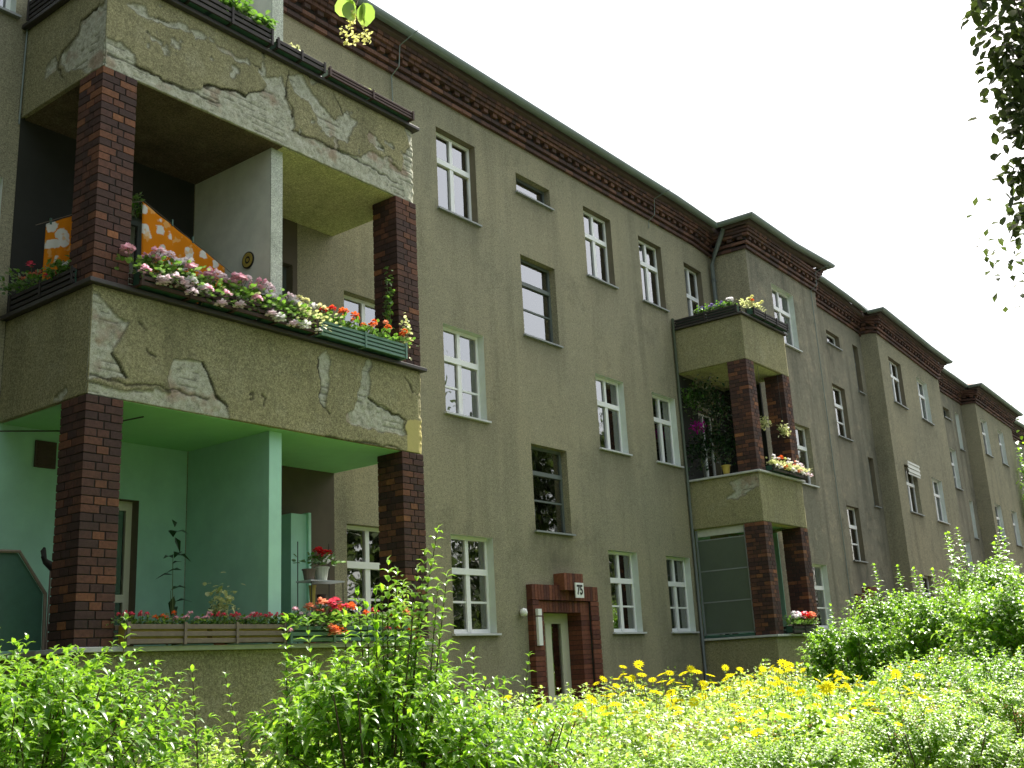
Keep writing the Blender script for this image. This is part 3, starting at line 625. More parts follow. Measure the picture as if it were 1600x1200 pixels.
parapet(-1.6, .33, [], [], [], [], 51)
def copings(x0, x1, yd, z, mat='coping', side=True, t=.045):
    b = MB(); b.box(x0 - .06, x1 + .06, -yd - .06, -yd + .34, z - t, z)
    if side: b.box(x0 - .06, x0 + .34, -yd + .34, 0, z - t, z); b.box(x1 - .34, x1 + .06, -yd + .34, 0, z - t, z)
    b.build('coping', M[mat], B, bevel=.006)
copings(XL, XR, D, 6.976); copings(XL, XR, D, 3.676); copings(XL, XR, D, .376, 'coping_pale')
def slab(x0, x1, yd, z, mat, under=.05, name='soffit'):
    b = MB(); b.box(x0, x1, -yd, -.002, z + under, z + under + .02); b.build(name, mat, B)
XP = 7.44
def blot(cx, cy, z, rx, ry, mat, name='damp_stain'):
    b = MB(); p = []
    for k in range(40):
        a = 6.2832 * k / 40; r_ = 1 + .16 * math.sin(3 * a + 1) + .10 * math.sin(7 * a) + .06 * random.random(); p.append((cx + rx * r_ * math.cos(a), cy + ry * r_ * math.sin(a), z))
    b.poly(p[::-1]); b.build(name, mat, B)
blot(9.0, -.45, 5.94, .34, .26, M['soffit_brown']); blot(9.02, -.42, 5.937, .16, .11, M['dark_coat'])
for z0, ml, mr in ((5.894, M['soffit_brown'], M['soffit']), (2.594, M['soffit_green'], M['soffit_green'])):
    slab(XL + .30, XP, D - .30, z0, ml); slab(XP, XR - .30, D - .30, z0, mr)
    b = MB(); b.box(XL + .06, XR - .01, -D + .06, -.003, z0 + .075, z0 + .25); b.build('balcony_slab', M['mortar'], B)
    b = MB(); b.box(XL + .045, XP, -D + .045, -.003, z0 - .008, z0 - .0005); b.build('beam_underside', ml, B)
    b = MB(); b.box(XP, XR - .01, -D + .045, -.003, z0 - .008, z0 - .0005); b.build('beam_underside', mr, B)
b = MB(); b.box(XL + .06, XR - .01, -D + .06, -.003, -.7, -.45); b.build('balcony_slab', M['mortar'], B)
for zb, zt in ((.376, 2.586), (3.676, 5.886)):
    xo = 0
    pillar(XL - .01, -D - .005, zb, zt, .385, .42); pillar(XR - .385 + .01, -D - .005, zb, zt, .385, .42)
# partitions between the two halves of the double balcony
for z0, z1, mp, me_ in ((-.45, 2.585, M['mint'], M['mint_pale']), (2.85, 5.885, M['partition'], M['partition_edge']), (6.15, 9.0 - .25, M['partition'], M['partition_edge'])):
    y1 = -D + .14
    b = MB(); b.box(XP - .08, XP + .08, y1 + .012, -.003, z0, z1); pt = b.build('partition', mp, B)
    b = MB(); b.box(XP - .083, XP + .083, y1, y1 + .012, z0, z1 - .001); b.build('front_edge', me_, pt)
# painted walls inside the loggias (thin coats of paint on the facade)
def coat(x0, x1, z0, z1, mat, ops=dops):
    b = MB(); xs = sorted({x0, x1, *[o[i] for o in ops for i in (0, 1) if x0 < o[i] < x1]}); zs = sorted({z0, z1, *[o[i] for o in ops for i in (2, 3) if z0 < o[i] < z1]})
    for a, c in zip(xs, xs[1:]):
        for d, e in zip(zs, zs[1:]):
            if any(o[0] < (a + c) / 2 < o[1] and o[2] < (d + e) / 2 < o[3] for o in ops): continue
            b.poly([(a, -.004, d), (c, -.004, d), (c, -.004, e), (a, -.004, e)])
    b.build('wall_coat', mat, B)
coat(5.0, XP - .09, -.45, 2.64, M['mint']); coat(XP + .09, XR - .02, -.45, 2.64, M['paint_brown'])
coat(XL, XP - .09, 2.85, 5.94, M['dark_coat']); coat(XP + .09, 8.98, 2.85, 5.94, M['paint_brown'])
for i, (x0, x1, z0, z1) in enumerate(dops):                  # balcony doors
    b = MB(); y = .12; f = .07
    b.box(x0, x0 + f, y, y + .06, z0, z1); b.box(x1 - f, x1, y, y + .06, z0, z1); b.box(x0 + f, x1 - f, y, y + .06, z1 - .1, z1); b.box(x0 + f, x1 - f, y, y + .06, z0, z0 + .5); b.box(x0 + f, x1 - f, y, y + .055, z0 + 1.25, z0 + 1.33)
    dr = b.build('balcony_door', M['mint' if i == 2 else 'cream' if i % 2 == 0 else 'darkframe'], B)
    b = MB(); b.box(x0 + f, x1 - f, y + .02, y + .026, z0 + .5, z1 - .1); b.build('pane', M['glass'], dr)
    b = MB(); b.box(x0 - .012, x0, .0, y + .06, z0, z1); b.box(x1, x1 + .012, .0, y + .06, z0, z1); b.box(x0 - .012, x1 + .012, .0, y + .06, z1, z1 + .012); b.build('reveal', M['reveal_dark'], dr)
b = MB(); b.box(8.62, 8.88, -.30, -.03, -.4, 1.95); b.box(8.86, 8.90, -.34, -.03, -.4, 1.97); o = b.build('door_shutter', M['mint_pale'], B); o['label'] = 'folded pale green door leaf at the ground floor balcony'
b = MB(); b.box(5.54, 5.76, -.03, -.005, 2.20, 2.47)
for i in range(6): b.box(5.56, 5.74, -.04, -.03, 2.225 + i * .04, 2.24 + i * .04)
b.build('vent_cover', M['wood_brown'], B)
# orange-brown rust stain knob etc: wires under ceiling
b = MB(); b.tube([(5.15, -.05, 2.50), (5.6, -.6, 2.47), (5.9, -1.3, 2.53)], .008, 5); b.build('cable', M['coping'], B)

# ------------------------------------------------------------------ far balcony (beside the first bay)
X2, X3 = 19.25, 21.34
fb = [(5.74, 6.66, 6.70), (2.51, 3.46, 3.50), (-1.6, .36, .40)]
def pl_box(x0, x1, y0, y1, z0, z1):
    b = MB(); b.box(x0, x1, y0, y1, z0, z1); return b
def plain_relief(u0, u1, z0, z1, P, peel, seed, flip, extra=0, patch=()):
    v, f, a = relief(P, u0, u1, z0, z1, peel, [], seed, patch, step=.02, extra=extra); relief_obj('parapet', v, f, a, flip)
for i, (z0, z1, zc) in enumerate(fb):
    pf = []; ps = []
    if i == 1: ps = [[(-1.55, 3.43), (-1.2, 3.40), (-.9, 3.33), (-1.0, 3.15), (-.8, 3.05), (-1.1, 3.0), (-1.3, 3.12), (-1.55, 3.2)]]
    plain_relief(X2 + .001, X3, z0, z1, PF(-D), pf, 91 + i, False); plain_relief(-D + .001, 0, z0, z1, PS(X2), ps, 97 + i, True)
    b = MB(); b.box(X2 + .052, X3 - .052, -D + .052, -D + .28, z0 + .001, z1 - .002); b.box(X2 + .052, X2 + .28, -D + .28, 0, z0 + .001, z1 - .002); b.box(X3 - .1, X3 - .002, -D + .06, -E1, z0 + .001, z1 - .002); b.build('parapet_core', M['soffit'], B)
    b = MB(); b.box(X2 - .06, X3 + .06, -D - .06, -D + .32, zc - .04, zc); b.box(X2 - .06, X2 + .32, -D + .32, 0, zc - .04, zc); b.box(X3 - .26, X3 + .04, -D + .32, -E1 - .01, zc - .04, zc); b.build('coping', M['coping' if i == 0 else 'coping_pale'], B, bevel=.006)
    if i < 2:
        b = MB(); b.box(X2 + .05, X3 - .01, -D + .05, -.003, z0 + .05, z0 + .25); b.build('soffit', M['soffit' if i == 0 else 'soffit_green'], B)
        zb = fb[i + 1][2]; pillar(X2 - .01, -D - .005, zb, z0 - .004, .37, .42); pillar(X3 - .37 + .01, -D - .005, zb, z0 - .004, .37, .42)
b = MB(); b.box(X3 - .004, X3 + .02, -E1, -.01, .0, 2.5); b.poly([(X2 + .1, -.005, 0), (20.0, -.005, 0), (20.0, -.005, 2.5), (X2 + .1, -.005, 2.5)]); b.box(20.84, X3 - .005, -.006, -.001, 0, 2.5); b.build('wall_coat', M['mint'], B)
b = MB(); b.poly([(X2 + .06, -.005, 2.8), (20.0, -.005, 2.8), (20.0, -.005, 5.72), (X2 + .06, -.005, 5.72)]); b.poly([(20.84, -.005, 2.8), (X3, -.005, 2.8), (X3, -.005, 5.72), (20.84, -.005, 5.72)]); b.box(X3 + .001, X3 + .021, -E1 - .004, -.01, 2.8, 5.72); b.build('wall_coat', M['dark_coat'], B)  # near-black coat added to make the middle balcony darker inside
# glazed side screen on the ground floor of the far balcony
sc = empty('glazed_screen', (X2 + .06, -.55, .45), 'dusty glazed side screen with white cross bars on the far ground floor balcony', 'screen')
b = MB(); x = X2 + .06
for z in (.48, 1.08, 1.68, 2.28): b.bar((x, -1.10, z), (x, -.06, z), .03, .022)
b.bar((x, -.06, .45), (x, -.06, 2.48), .03, .03); b.bar((x, -1.10, .45), (x, -1.10, 2.48), .03, .03); b.build('frame', M['sill'], sc)
b = MB(); b.box(x - .006, x, -1.09, -.07, .49, 2.28); b.build('pane', M['glass_screen'], sc)
b = MB(); b.box(x + .02, x + .05, -1.10, -.06, 2.36, 2.50); b.build('roller_box', M['pot_white'], sc)
b = MB(); b.box(x - .05, x + .1, -1.10, -.05, .405, .455); b.build('bottom_rail', M['dark_green_box'], sc)

# ------------------------------------------------------------------ doorways
def doorway(xl, xr, ox0, ox1, zt, num, main=True, wf=None):
    b = MB(); zb = -1.5; P_ = .11
    H = .077; n = int((zt - zb) / H)
    for side in (0, 1):
        a0, a1 = (xl, ox0) if side == 0 else (ox1, xr)
        wd = a1 - a0; steps = [(0, .5, P_), (.5, 1.0, P_ - .045)]
        for i in range(n - 3):
            z = zb + i * H
            for (f0, f1, pr) in steps:
                if side == 0: u0, u1 = a0 + wd * f0, a0 + wd * f1
                else: u0, u1 = a1 - wd * f1, a1 - wd * f0
                b.box(u0 + .004, u1 - .004, -pr - random.random() * .005, .20, z + .004, z + H - .004)
    x = xl; i = 0
    while x < xr - .01: b.box(x + .004, min(x + .0775, xr) - .004, -P_ - random.random() * .006, .1, zt - .235, zt); x += .0775
    x = xl + .2
    while x < xr - .2: b.box(x + .004, x + .0735, -P_ + .04, .3, zt - .42, zt - .245); x += .0775
    kc = (xl + xr) / 2 + .07; x = kc - .25
    while x < kc + .25: b.box(x + .004, x + .0735, -P_ - .10, .05, zt - .08, zt + .19); x += .0775
    dw = b.build('door_surround', M['brick_red'], B, warp)
    c = MB(); c.box(xl + .01, ox0 - .01, -P_ + .02, .33, zb, zt - .25) if False else None
    c.box(xl + .008, (xl + ox0) / 2, -P_ + .012, .19, zb, zt - .24); c.box((xl + ox0) / 2, ox0 - .006, -P_ + .056, .191, zb, zt - .42); c.box((ox1 + xr) / 2, xr - .008, -P_ + .012, .19, zb, zt - .24); c.box(ox1 + .006, (ox1 + xr) / 2, -P_ + .056, .191, zb, zt - .42); c.box(xl + .01, xr - .01, -P_ + .012, .09, zt - .235, zt - .006); c.box(xl + .2, xr - .2, -P_ + .05, .28, zt - .415, zt - .25)
    c.build('mortar', M['mortar'], dw, warp)
    d = MB(); y = .20; f = .10; top = zt - .42
    d.box(ox0, ox0 + f, y, y + .07, zb, top); d.box(ox1 - f, ox1, y, y + .07, zb, top); d.box(ox0 + f, ox1 - f, y, y + .07, top - .16, top)
    cx = (ox0 + ox1) / 2 - .08
    d.box(cx - .06, cx + .06, y - .01, y + .07, zb, top - .16); d.box(cx + .06, ox1 - f, y + .005, y + .06, zb + .95, zb + 1.08); d.box(cx + .06, ox1 - f, y + .005, y + .06, zb, zb + .18); d.box(ox1 - f - .1, ox1 - f, y + .002, y + .066, zb, top - .16); d.box(cx + .06, cx + .12, y + .003, y + .064, zb, top - .16)
    dd = d.build('entrance_door', M['cream'], B, warp)
    d = MB(); d.box(cx + .12, ox1 - f - .1, y + .03, y + .04, zb + 1.08, top - .16); d.build('pane', M['glass'], dd, warp)
    d = MB(); d.box(cx + .12, ox1 - f - .1, y + .03, y + .05, zb + .18, zb + .95); d.box(ox0 + f, cx - .06, y + .03, y + .05, zb, top - .16); d.build('door_panel', M['wood_grey'], dd, warp)
    # number plate : a thing fixed to the building part
    sx0, sx1, sz0, sz1, sy = kc + .01, kc + .24, zt - .20, zt + .04, -P_ - .115
    q = MB(); q.box(sx0, sx1, sy - .02, sy, sz0, sz1); pl = q.build('number_plate', M['pot_white'] if not main else M['white'], B, warp)
    if main:
        t = bpy.data.curves.new('t', 'FONT'); t.body = num; t.size = .21; t.extrude = .002; t.offset = .006; t.align_x = 'CENTER'; t.align_y = 'CENTER'
        to = bpy.data.objects.new('t', t); C.objects.link(to); to.rotation_euler = (R(90), 0, 0); to.scale = (.82, 1, 1); to.location = ((sx0 + sx1) / 2, sy - .024, (sz0 + sz1) / 2)
        dg = bpy.context.evaluated_depsgraph_get(); dg.update(); me = bpy.data.meshes.new_from_object(to.evaluated_get(dg)); me.transform(to.matrix_world); bpy.data.objects.remove(to)
        me.transform(Matrix.Translation(-wloc(B))); me.materials.clear(); me.materials.append(M['wood_black']); no = bpy.data.objects.new('number', me); C.objects.link(no); no.parent = pl
    # clay step
    q = MB(); q.box(xl - .1, xr + .1, -.55, -.12, -1.6, -1.45); q.build('door_step', M['path'], B)
doorway(13.63, 15.50, 13.97, 15.0, 1.28, '75')
doorway(27.6, 29.42, 28.05, 28.98, 1.28, '', main=False)
b = MB(); b.lathe((13.45, -.07, .80), [(.0, -.01), (.05, 0), (.06, .05), (.045, .1), (0, .115)], 12); b.build('entrance_lamp', M['white'], B, smooth=True)
b = MB(); b.box(13.69, 13.79, -.16, -.115, .35, .78); b.box(13.69, 13.79, -.165, -.115, .80, .90); b.build('bell_panel', M['white'], B)

# ------------------------------------------------------------------ foliage generators (numpy)
LT = np.array([(0, 0, 0), (.42, .5, .10), (.42, -.5, .10), (.5, 0, 0), (1, 0, -.10)], float)     # unit leaf: x length, y width
LF = np.array([(0, 2, 3), (0, 3, 1), (1, 3, 4), (2, 4, 3)])
NT_ = np.array([(0, 0, 0), (.22, .40, .10), (.22, 0, .03), (.22, -.40, .10), (.58, .43, .07), (.58, 0, 0), (.58, -.43, .07), (1, 0, -.16)], float)   # lanceolate leaf, folded along the midrib
NF_ = np.array([(0, 2, 1), (0, 3, 2), (1, 2, 5), (1, 5, 4), (2, 3, 6), (2, 6, 5), (4, 5, 7), (5, 6, 7)])
RT = np.array([(0, 0, 0), (.25, .45, .06), (.7, .42, .08), (1, 0, 0), (.7, -.42, .08), (.25, -.45, .06), (.5, 0, -.02)], float)   # round leaf
RF = np.array([(6, 0, 5), (6, 5, 4), (6, 4, 3), (6, 3, 2), (6, 2, 1), (6, 1, 0)])
def frames(d, roll=None):
    """orthonormal frames (n,3,3) rows x=d, y, z(up-ish)"""
    d = d / np.linalg.norm(d, axis=1, keepdims=True); u = np.tile([0, 0, 1.], (len(d), 1)) + 1e-3
    y = np.cross(u, d); y /= np.linalg.norm(y, axis=1, keepdims=True) + 1e-9; z = np.cross(d, y)
    if roll is not None:
        c, s_ = np.cos(roll)[:, None], np.sin(roll)[:, None]; y, z = y * c + z * s_, z * c - y * s_
    return np.stack([d, y, z], 1)
def leaves(P, dirs, L, Wd, T=LT, F=LF, roll=None, droop=0):
    n = len(P); fr = frames(dirs, roll); L = np.broadcast_to(L, n); Wd = np.broadcast_to(Wd, n)
    loc = T[None] * np.stack([L, Wd, L], 1)[:, None, :]
    V = P[:, None, :] + np.einsum('nij,njk->nik', loc, fr)
    if droop: V[..., 2] -= droop * (T[None, :, 0] ** 2) * L[:, None]
    Fa = (F[None] + (np.arange(n) * len(T))[:, None, None]).reshape(-1, 3); r_ = np.repeat(rng.random(n), len(F))
    return V.reshape(-1, 3), Fa, r_
class Fol:
    def __init__(s): s.V = []; s.F = []; s.r = []; s.n = 0
    def add(s, V, F, r_): s.V.append(V); s.F.append(F + s.n); s.r.append(r_); s.n += len(V); return s
    def build(s, name, mat, parent): return mesh_np(name, np.concatenate(s.V), np.concatenate(s.F), mat, parent, np.concatenate(s.r), smooth=True)
def shoot(base, d0, length, nl, L, wr, droop=.3, spread=.9, opposite=True):
    """curved shoot with paired leaves. returns leaf (V,F,r) and centre line"""
    d0 = np.array(d0, float); d0 /= np.linalg.norm(d0); t = np.linspace(0, 1, nl)
    cl = np.array(base)[None] + d0[None] * (t * length)[:, None]; cl[:, 2] -= droop * length * t ** 2 * .5
    side = np.cross(d0, [0, 0, 1.]); side /= np.linalg.norm(side) + 1e-9; side2 = np.cross(side, d0)
    ph = rng.random() * 3.1; P = []; Dd = []; LL = []
    for i in range(nl):
        a = ph + (i % 2) * 1.57 + rng.normal() * .2
        for k in (0, 1) if opposite else (0,):
            aa = a + k * math.pi; v = math.cos(aa) * side + math.sin(aa) * side2
            dd = v * spread + d0 * (.35 + .7 * t[i]) + rng.normal(size=3) * .12; dd[2] += .1
            P.append(cl[i]); Dd.append(dd); LL.append(L * (1.05 - .5 * t[i] ** 2) * (.75 + .5 * rng.random()))
    P.append(cl[-1]); Dd.append(d0 + rng.normal(size=3) * .1); LL.append(L * .7)
    LL = np.array(LL); return leaves(np.array(P), np.array(Dd), LL, LL * wr, NT_, NF_, droop=.35), cl
def shrub(name, loc, label, cat, height, rx, ry, n, L, wr, mat='leaf', group=None, tall=(), top_flat=.25, stems=9, shl=(.22, .5), zlow=.25, seedv=None, extra=None, twig='twig', spread=.9, nl=(5, 10)):
    """dense crown of leafy shoots over bare stems; height above the ground at loc"""
    root = empty(name, loc, label, cat, group); f = Fol(); st = MB(); lx, ly, lz = loc
    for i in range(n):
        a = rng.random() * 6.283; rr = math.sqrt(rng.random()); hgt = zlow + (1 - zlow) * rng.random() ** .75
        env = math.sqrt(max(.05, 1 - max(0, (hgt - .45) / .60) ** 2)) * (.75 + .35 * math.sin(a * 3 + lx) * .5 + .2 * rng.random())
        px_, py_ = lx + rx * rr * env * math.cos(a), ly + ry * rr * env * math.sin(a); pz = lz + height * hgt * .92
        d = np.array([math.cos(a) * rr * .9, math.sin(a) * rr * .9, .55 + .7 * rng.random()]) + rng.normal(size=3) * .25
        ln = shl[0] + (shl[1] - shl[0]) * rng.random()
        (V, F, r_), cl = shoot((px_, py_, pz - ln * .4), d, ln, rng.integers(*nl), L, wr, .5, spread)
        f.add(V, F, r_)
        if i % 3 == 0: st.tube([tuple(cl[0]), tuple(cl[len(cl) // 2]), tuple(cl[-1])], [.004, .003, .0015], 4)
    for (tx, ty, tz, bx, by) in tall:                        # tall leading shoots, tip -> base
        tip = np.array((tx, ty, tz)); base = np.array((bx, by, tz - .75)); d = tip - base; ln = np.linalg.norm(d)
        (V, F, r_), cl = shoot(base, d + np.array([0, 0, .06]), ln, 15, L * 1.15, wr, .12, .95); f.add(V, F, r_); st.tube([(lx + (bx - lx) * .3, ly + (by - ly) * .3, lz + .1), tuple(cl[0]), tuple(cl[7]), tuple(cl[-1])], [.009, .006, .004, .002], 5)
    for i in range(stems):
        a = rng.random() * 6.283; k = .25 + .6 * rng.random()
        st.tube([(lx + .08 * math.cos(a), ly + .08 * math.sin(a), lz - .03), (lx + rx * k * .45 * math.cos(a), ly + ry * k * .45 * math.sin(a), lz + height * .4), (lx + rx * k * math.cos(a), ly + ry * k * math.sin(a), lz + height * .85)], [.016, .010, .004], 5)
    f.build('foliage', M[mat], root); st.build('stems', M[twig], root)
    if extra: extra(root)
    return root
ORD = ['first', 'second', 'third', 'fourth', 'fifth', 'sixth', 'seventh', 'eighth', 'ninth', 'tenth', 'eleventh', 'twelfth', 'thirteenth', 'fourteenth']
GZ = -1.6
cam2 = np.array([0, -10.1441])
def bydir(px_, t): return (t * (.819 + .3617e-3 * (px_ - 800)), -10.144 + t * (.631 - .4699e-3 * (px_ - 800)))
# --- near shrubs on the left
x, y = bydir(40, 5.3); shrub('leafy_shrub', (x, y, GZ), 'dense bright green shrub with narrow leaves at the left edge in front of the balcony', 'shrub', 1.90, .90, .8, 640, .092, .40, group='shrubs in front of the near balcony',
    tall=[(*bydir(25, 5.3), .28, *bydir(40, 5.3)), (*bydir(120, 5.4), .24, *bydir(125, 5.4)), (*bydir(100, 5.0), .12, *bydir(110, 5.0)), (*bydir(-10, 5.2), .35, *bydir(10, 5.2)), (*bydir(195, 5.6), .40, *bydir(188, 5.5))])
x, y = bydir(320, 5.6); shrub('leafy_shrub', (x, y, GZ), 'open arching shrub with thin sparse shoots, the wall showing through it', 'shrub', 1.30, .7, .5, 75, .080, .36, group='shrubs in front of the near balcony',
    tall=[(*bydir(300, 5.5), .12, *bydir(320, 5.5)), (*bydir(350, 5.6), .08, *bydir(405, 5.6)), (*bydir(245, 5.5), .10, *bydir(260, 5.5)), (*bydir(190, 5.5), .12, *bydir(230, 5.5))])
x, y = bydir(585, 6.0); shrub('leafy_shrub', (x, y, GZ), 'tallest green shrub with long upright shoots before the right brick pillar', 'shrub', 1.80, .85, .8, 430, .112, .36, group='shrubs in front of the near balcony',
    tall=[(*bydir(625, 6.0), .60, *bydir(615, 6.0)), (*bydir(672, 6.0), .70, *bydir(645, 6.0)), (*bydir(575, 6.0), .42, *bydir(580, 6.0)), (*bydir(706, 6.1), .58, *bydir(675, 6.0)), (*bydir(600, 5.9), .50, *bydir(600, 6.0)), (*bydir(648, 6.1), .48, *bydir(640, 6.0)), (*bydir(612, 6.0), .66, *bydir(605, 6.0)), (*bydir(694, 6.1), .84, *bydir(650, 6.0)), (*bydir(660, 5.9), .60, *bydir(630, 5.9)), (*bydir(560, 6.0), .50, *bydir(575, 6.0)), (*bydir(448, 5.8), .36, *bydir(450, 5.8)), (*bydir(480, 5.9), .34, *bydir(500, 5.9)), (*bydir(635, 6.2), .55, *bydir(620, 6.2)), (*bydir(590, 5.8), .48, *bydir(590, 5.8)), (*bydir(690, 6.0), .50, *bydir(665, 6.0)), (*bydir(540, 6.1), .38, *bydir(545, 6.1))])
x, y = bydir(755, 6.6); shrub('leafy_shrub', (x, y, GZ), 'smaller shrub with loose side shoots left of the brick doorway', 'shrub', 1.52, .75, .7, 330, .080, .40, group='shrubs in front of the near balcony',
    tall=[(*bydir(742, 6.4), .16, *bydir(735, 6.4)), (*bydir(830, 6.7), .12, *bydir(800, 6.6)), (*bydir(788, 6.7), -.02, *bydir(775, 6.6)), (*bydir(700, 6.5), .20, *bydir(705, 6.5))])
x, y = bydir(500, 5.2); shrub('leafy_shrub', (x, y, GZ), 'low dark green shrub at the foot of the tall upright one', 'shrub', 1.25, .7, .6, 320, .075, .42, group='shrubs in front of the near balcony')
# --- fine-leaved spirea-like shrubs low on the right, with brown spent heads
def spent(root):
    f = Fol(); lx, ly, lz = root.location; P = []; Dd = []
    for i in range(26):
        a = rng.random() * 6.28; r_ = math.sqrt(rng.random()) * .95; c = np.array([lx + r_ * math.cos(a), ly + r_ * .8 * math.sin(a), lz + 1.27 - .22 * r_ ** 2 + rng.normal() * .05])
        n = 14; P.append(c + rng.normal(size=(n, 3)) * [.025, .025, .008]); Dd.append(rng.normal(size=(n, 3)))
    P = np.concatenate(P); Dd = np.concatenate(Dd); V, F, r2 = leaves(P, Dd, .012, .012); f.add(V, F, r2); f.build('spent_flower_heads', M['f_brown'], root)['kind'] = 'stuff'
for k, (p_, t_, h_, lb) in enumerate([(1030, 6.7, 1.13, 'fine-leaved low shrub with brownish spent heads, leftmost of the row at the bottom'), (1230, 7.0, 1.16, 'fine-leaved rounded shrub with spent brown heads in the middle of the bottom row'), (1440, 7.4, 1.28, 'fine-leaved broad shrub with brown heads below the yellow flowers at right'), (1590, 8.0, 1.42, 'fine-leaved darker shrub with brown heads at the lower right corner'), (880, 6.9, 1.08, 'pale fine-leaved low shrub just right of the big leafy ones')]):
    x, y = bydir(p_, t_); shrub('spirea_shrub', (x, y, GZ), lb, 'shrub', h_, .95, .8, 1000, .050, .55, 'leaf_spirea', 'fine-leaved shrubs along the bottom edge', stems=8, shl=(.12, .28), nl=(6, 11), extra=spent)
# --- taller shrubs at the right before the far part of the building
for k, (p_, t_, h_, r_, n_, lb, tl) in enumerate([
    (1335, 18.0, 2.15, 1.1, 330, 'pale green shrub just right of the far balcony', [(1310, .8), (1375, 1.0)]),
    (1410, 19.5, 2.75, 1.3, 380, 'green shrub with several upright shoots hiding the second doorway', [(1388, 1.55), (1425, 1.5), (1368, 1.2), (1450, 1.45)]),
    (1500, 18.0, 2.6, 1.4, 420, 'light green feathery shrub in the middle of the right group', [(1460, 1.2), (1515, 1.9), (1480, 1.3)]),
    (1560, 21.0, 3.35, 1.5, 430, 'tallest of the right shrubs, rising before the far bay', [(1530, 2.3), (1510, 2.2), (1590, 2.1)]),
    (1610, 14.0, 2.45, 1.2, 420, 'dense shrub cut by the right edge of the photo', [(1585, 1.3), (1600, 1.5)]),
    (1450, 13.0, 1.55, 1.1, 420, 'low bushy shrub behind the yellow flowers at right', []),
    (1560, 11.5, 1.55, 1.0, 400, 'low dense shrub near the right edge above the dark hollow', [])]):
    x, y = bydir(p_, t_)
    shrub('garden_shrub', (x, y, GZ), lb, 'shrub', h_, r_, r_ * .8, int(n_ * 1.3), .13 if t_ > 13.5 else .08, .5, 'leaf', 'shrubs at the right before the far part of the building', tall=[(*bydir(q, t_ - .2), z_, *bydir(q + 5, t_)) for q, z_ in tl], shl=(.3, .6))
# --- perennial bed : uncountable stems and leaves
f = Fol(); P = []; Dd = []; 
def dens(nn, x0, x1, ymin, ymax, top, lf, wr, tl=(.4, .9)):
    for i in range(nn):
        x = x0 + (x1 - x0) * rng.random() ** 1.25; y = ymin + (ymax - ymin) * rng.random()
        gp = math.sin(x * 1.9 + 1.3 * y) + math.sin(x * .8 - 2.2 * y + 1) + .6 * math.sin(x * 3.7 + y * 2.9)
        if gp < -1.15 and rng.random() < .85: continue
        h = top(x, y) * (.82 + .25 * rng.random())
        (V, F, r_), cl = shoot((x, y, GZ + h * (.35 + .3 * rng.random()) if rng.random() < .35 else GZ + h - .32), (rng.normal() * .25, rng.normal() * .25, 1), .32, 6, lf, wr, .1, 1.1); f.add(V, F, r_)
bed_top = lambda x, y: 1.08 + .17 * math.sin(x * 2.3 + y * 1.3) + .12 * math.sin(x * 1.1 - y * 3.1) + (.12 if x > 15 else 0)
dens(6500, 5.2, 24, -7.2, -1.6, bed_top, .115, .42)
dens(1700, 7, 16, -4.6, -1.2, bed_top, .115, .42)
big = Fol()
for i in range(900):
    cx_, cy_ = [(7.8, -5.0), (9.5, -3.6), (12.5, -4.6), (11, -6.2), (15, -3.4), (8.6, -6.4), (17.5, -4.5)][i % 7]; x, y = cx_ + rng.normal() * .38, cy_ + rng.normal() * .3
    (V, F, r_), cl = shoot((x, y, GZ + .55 + .3 * rng.random()), (rng.normal() * .3, rng.normal() * .3, 1), .42, 6, .19, .40, .3, 1.2); big.add(V, F, r_)
tag(big.build('broad_leaf_clump', M['leaf_light'], None), 'clumps of broad green leaves among the flower bed plants', 'foliage', None, 'stuff')
o = f.build('perennial_foliage', M['leaf_field'], None); tag(o, 'sunlit mass of pale green perennial leaves filling the flower bed', 'foliage', None, 'stuff')
f = Fol()
dens(1500, -1.0, 8.5, -6.6, -1.2, lambda x, y: .75 + .12 * math.sin(x * 2 + y), .07, .36)
o = f.build('ground_cover', M['leaf'], None); tag(o, 'low green ground cover under the shrubs by the wall', 'foliage', None, 'stuff')

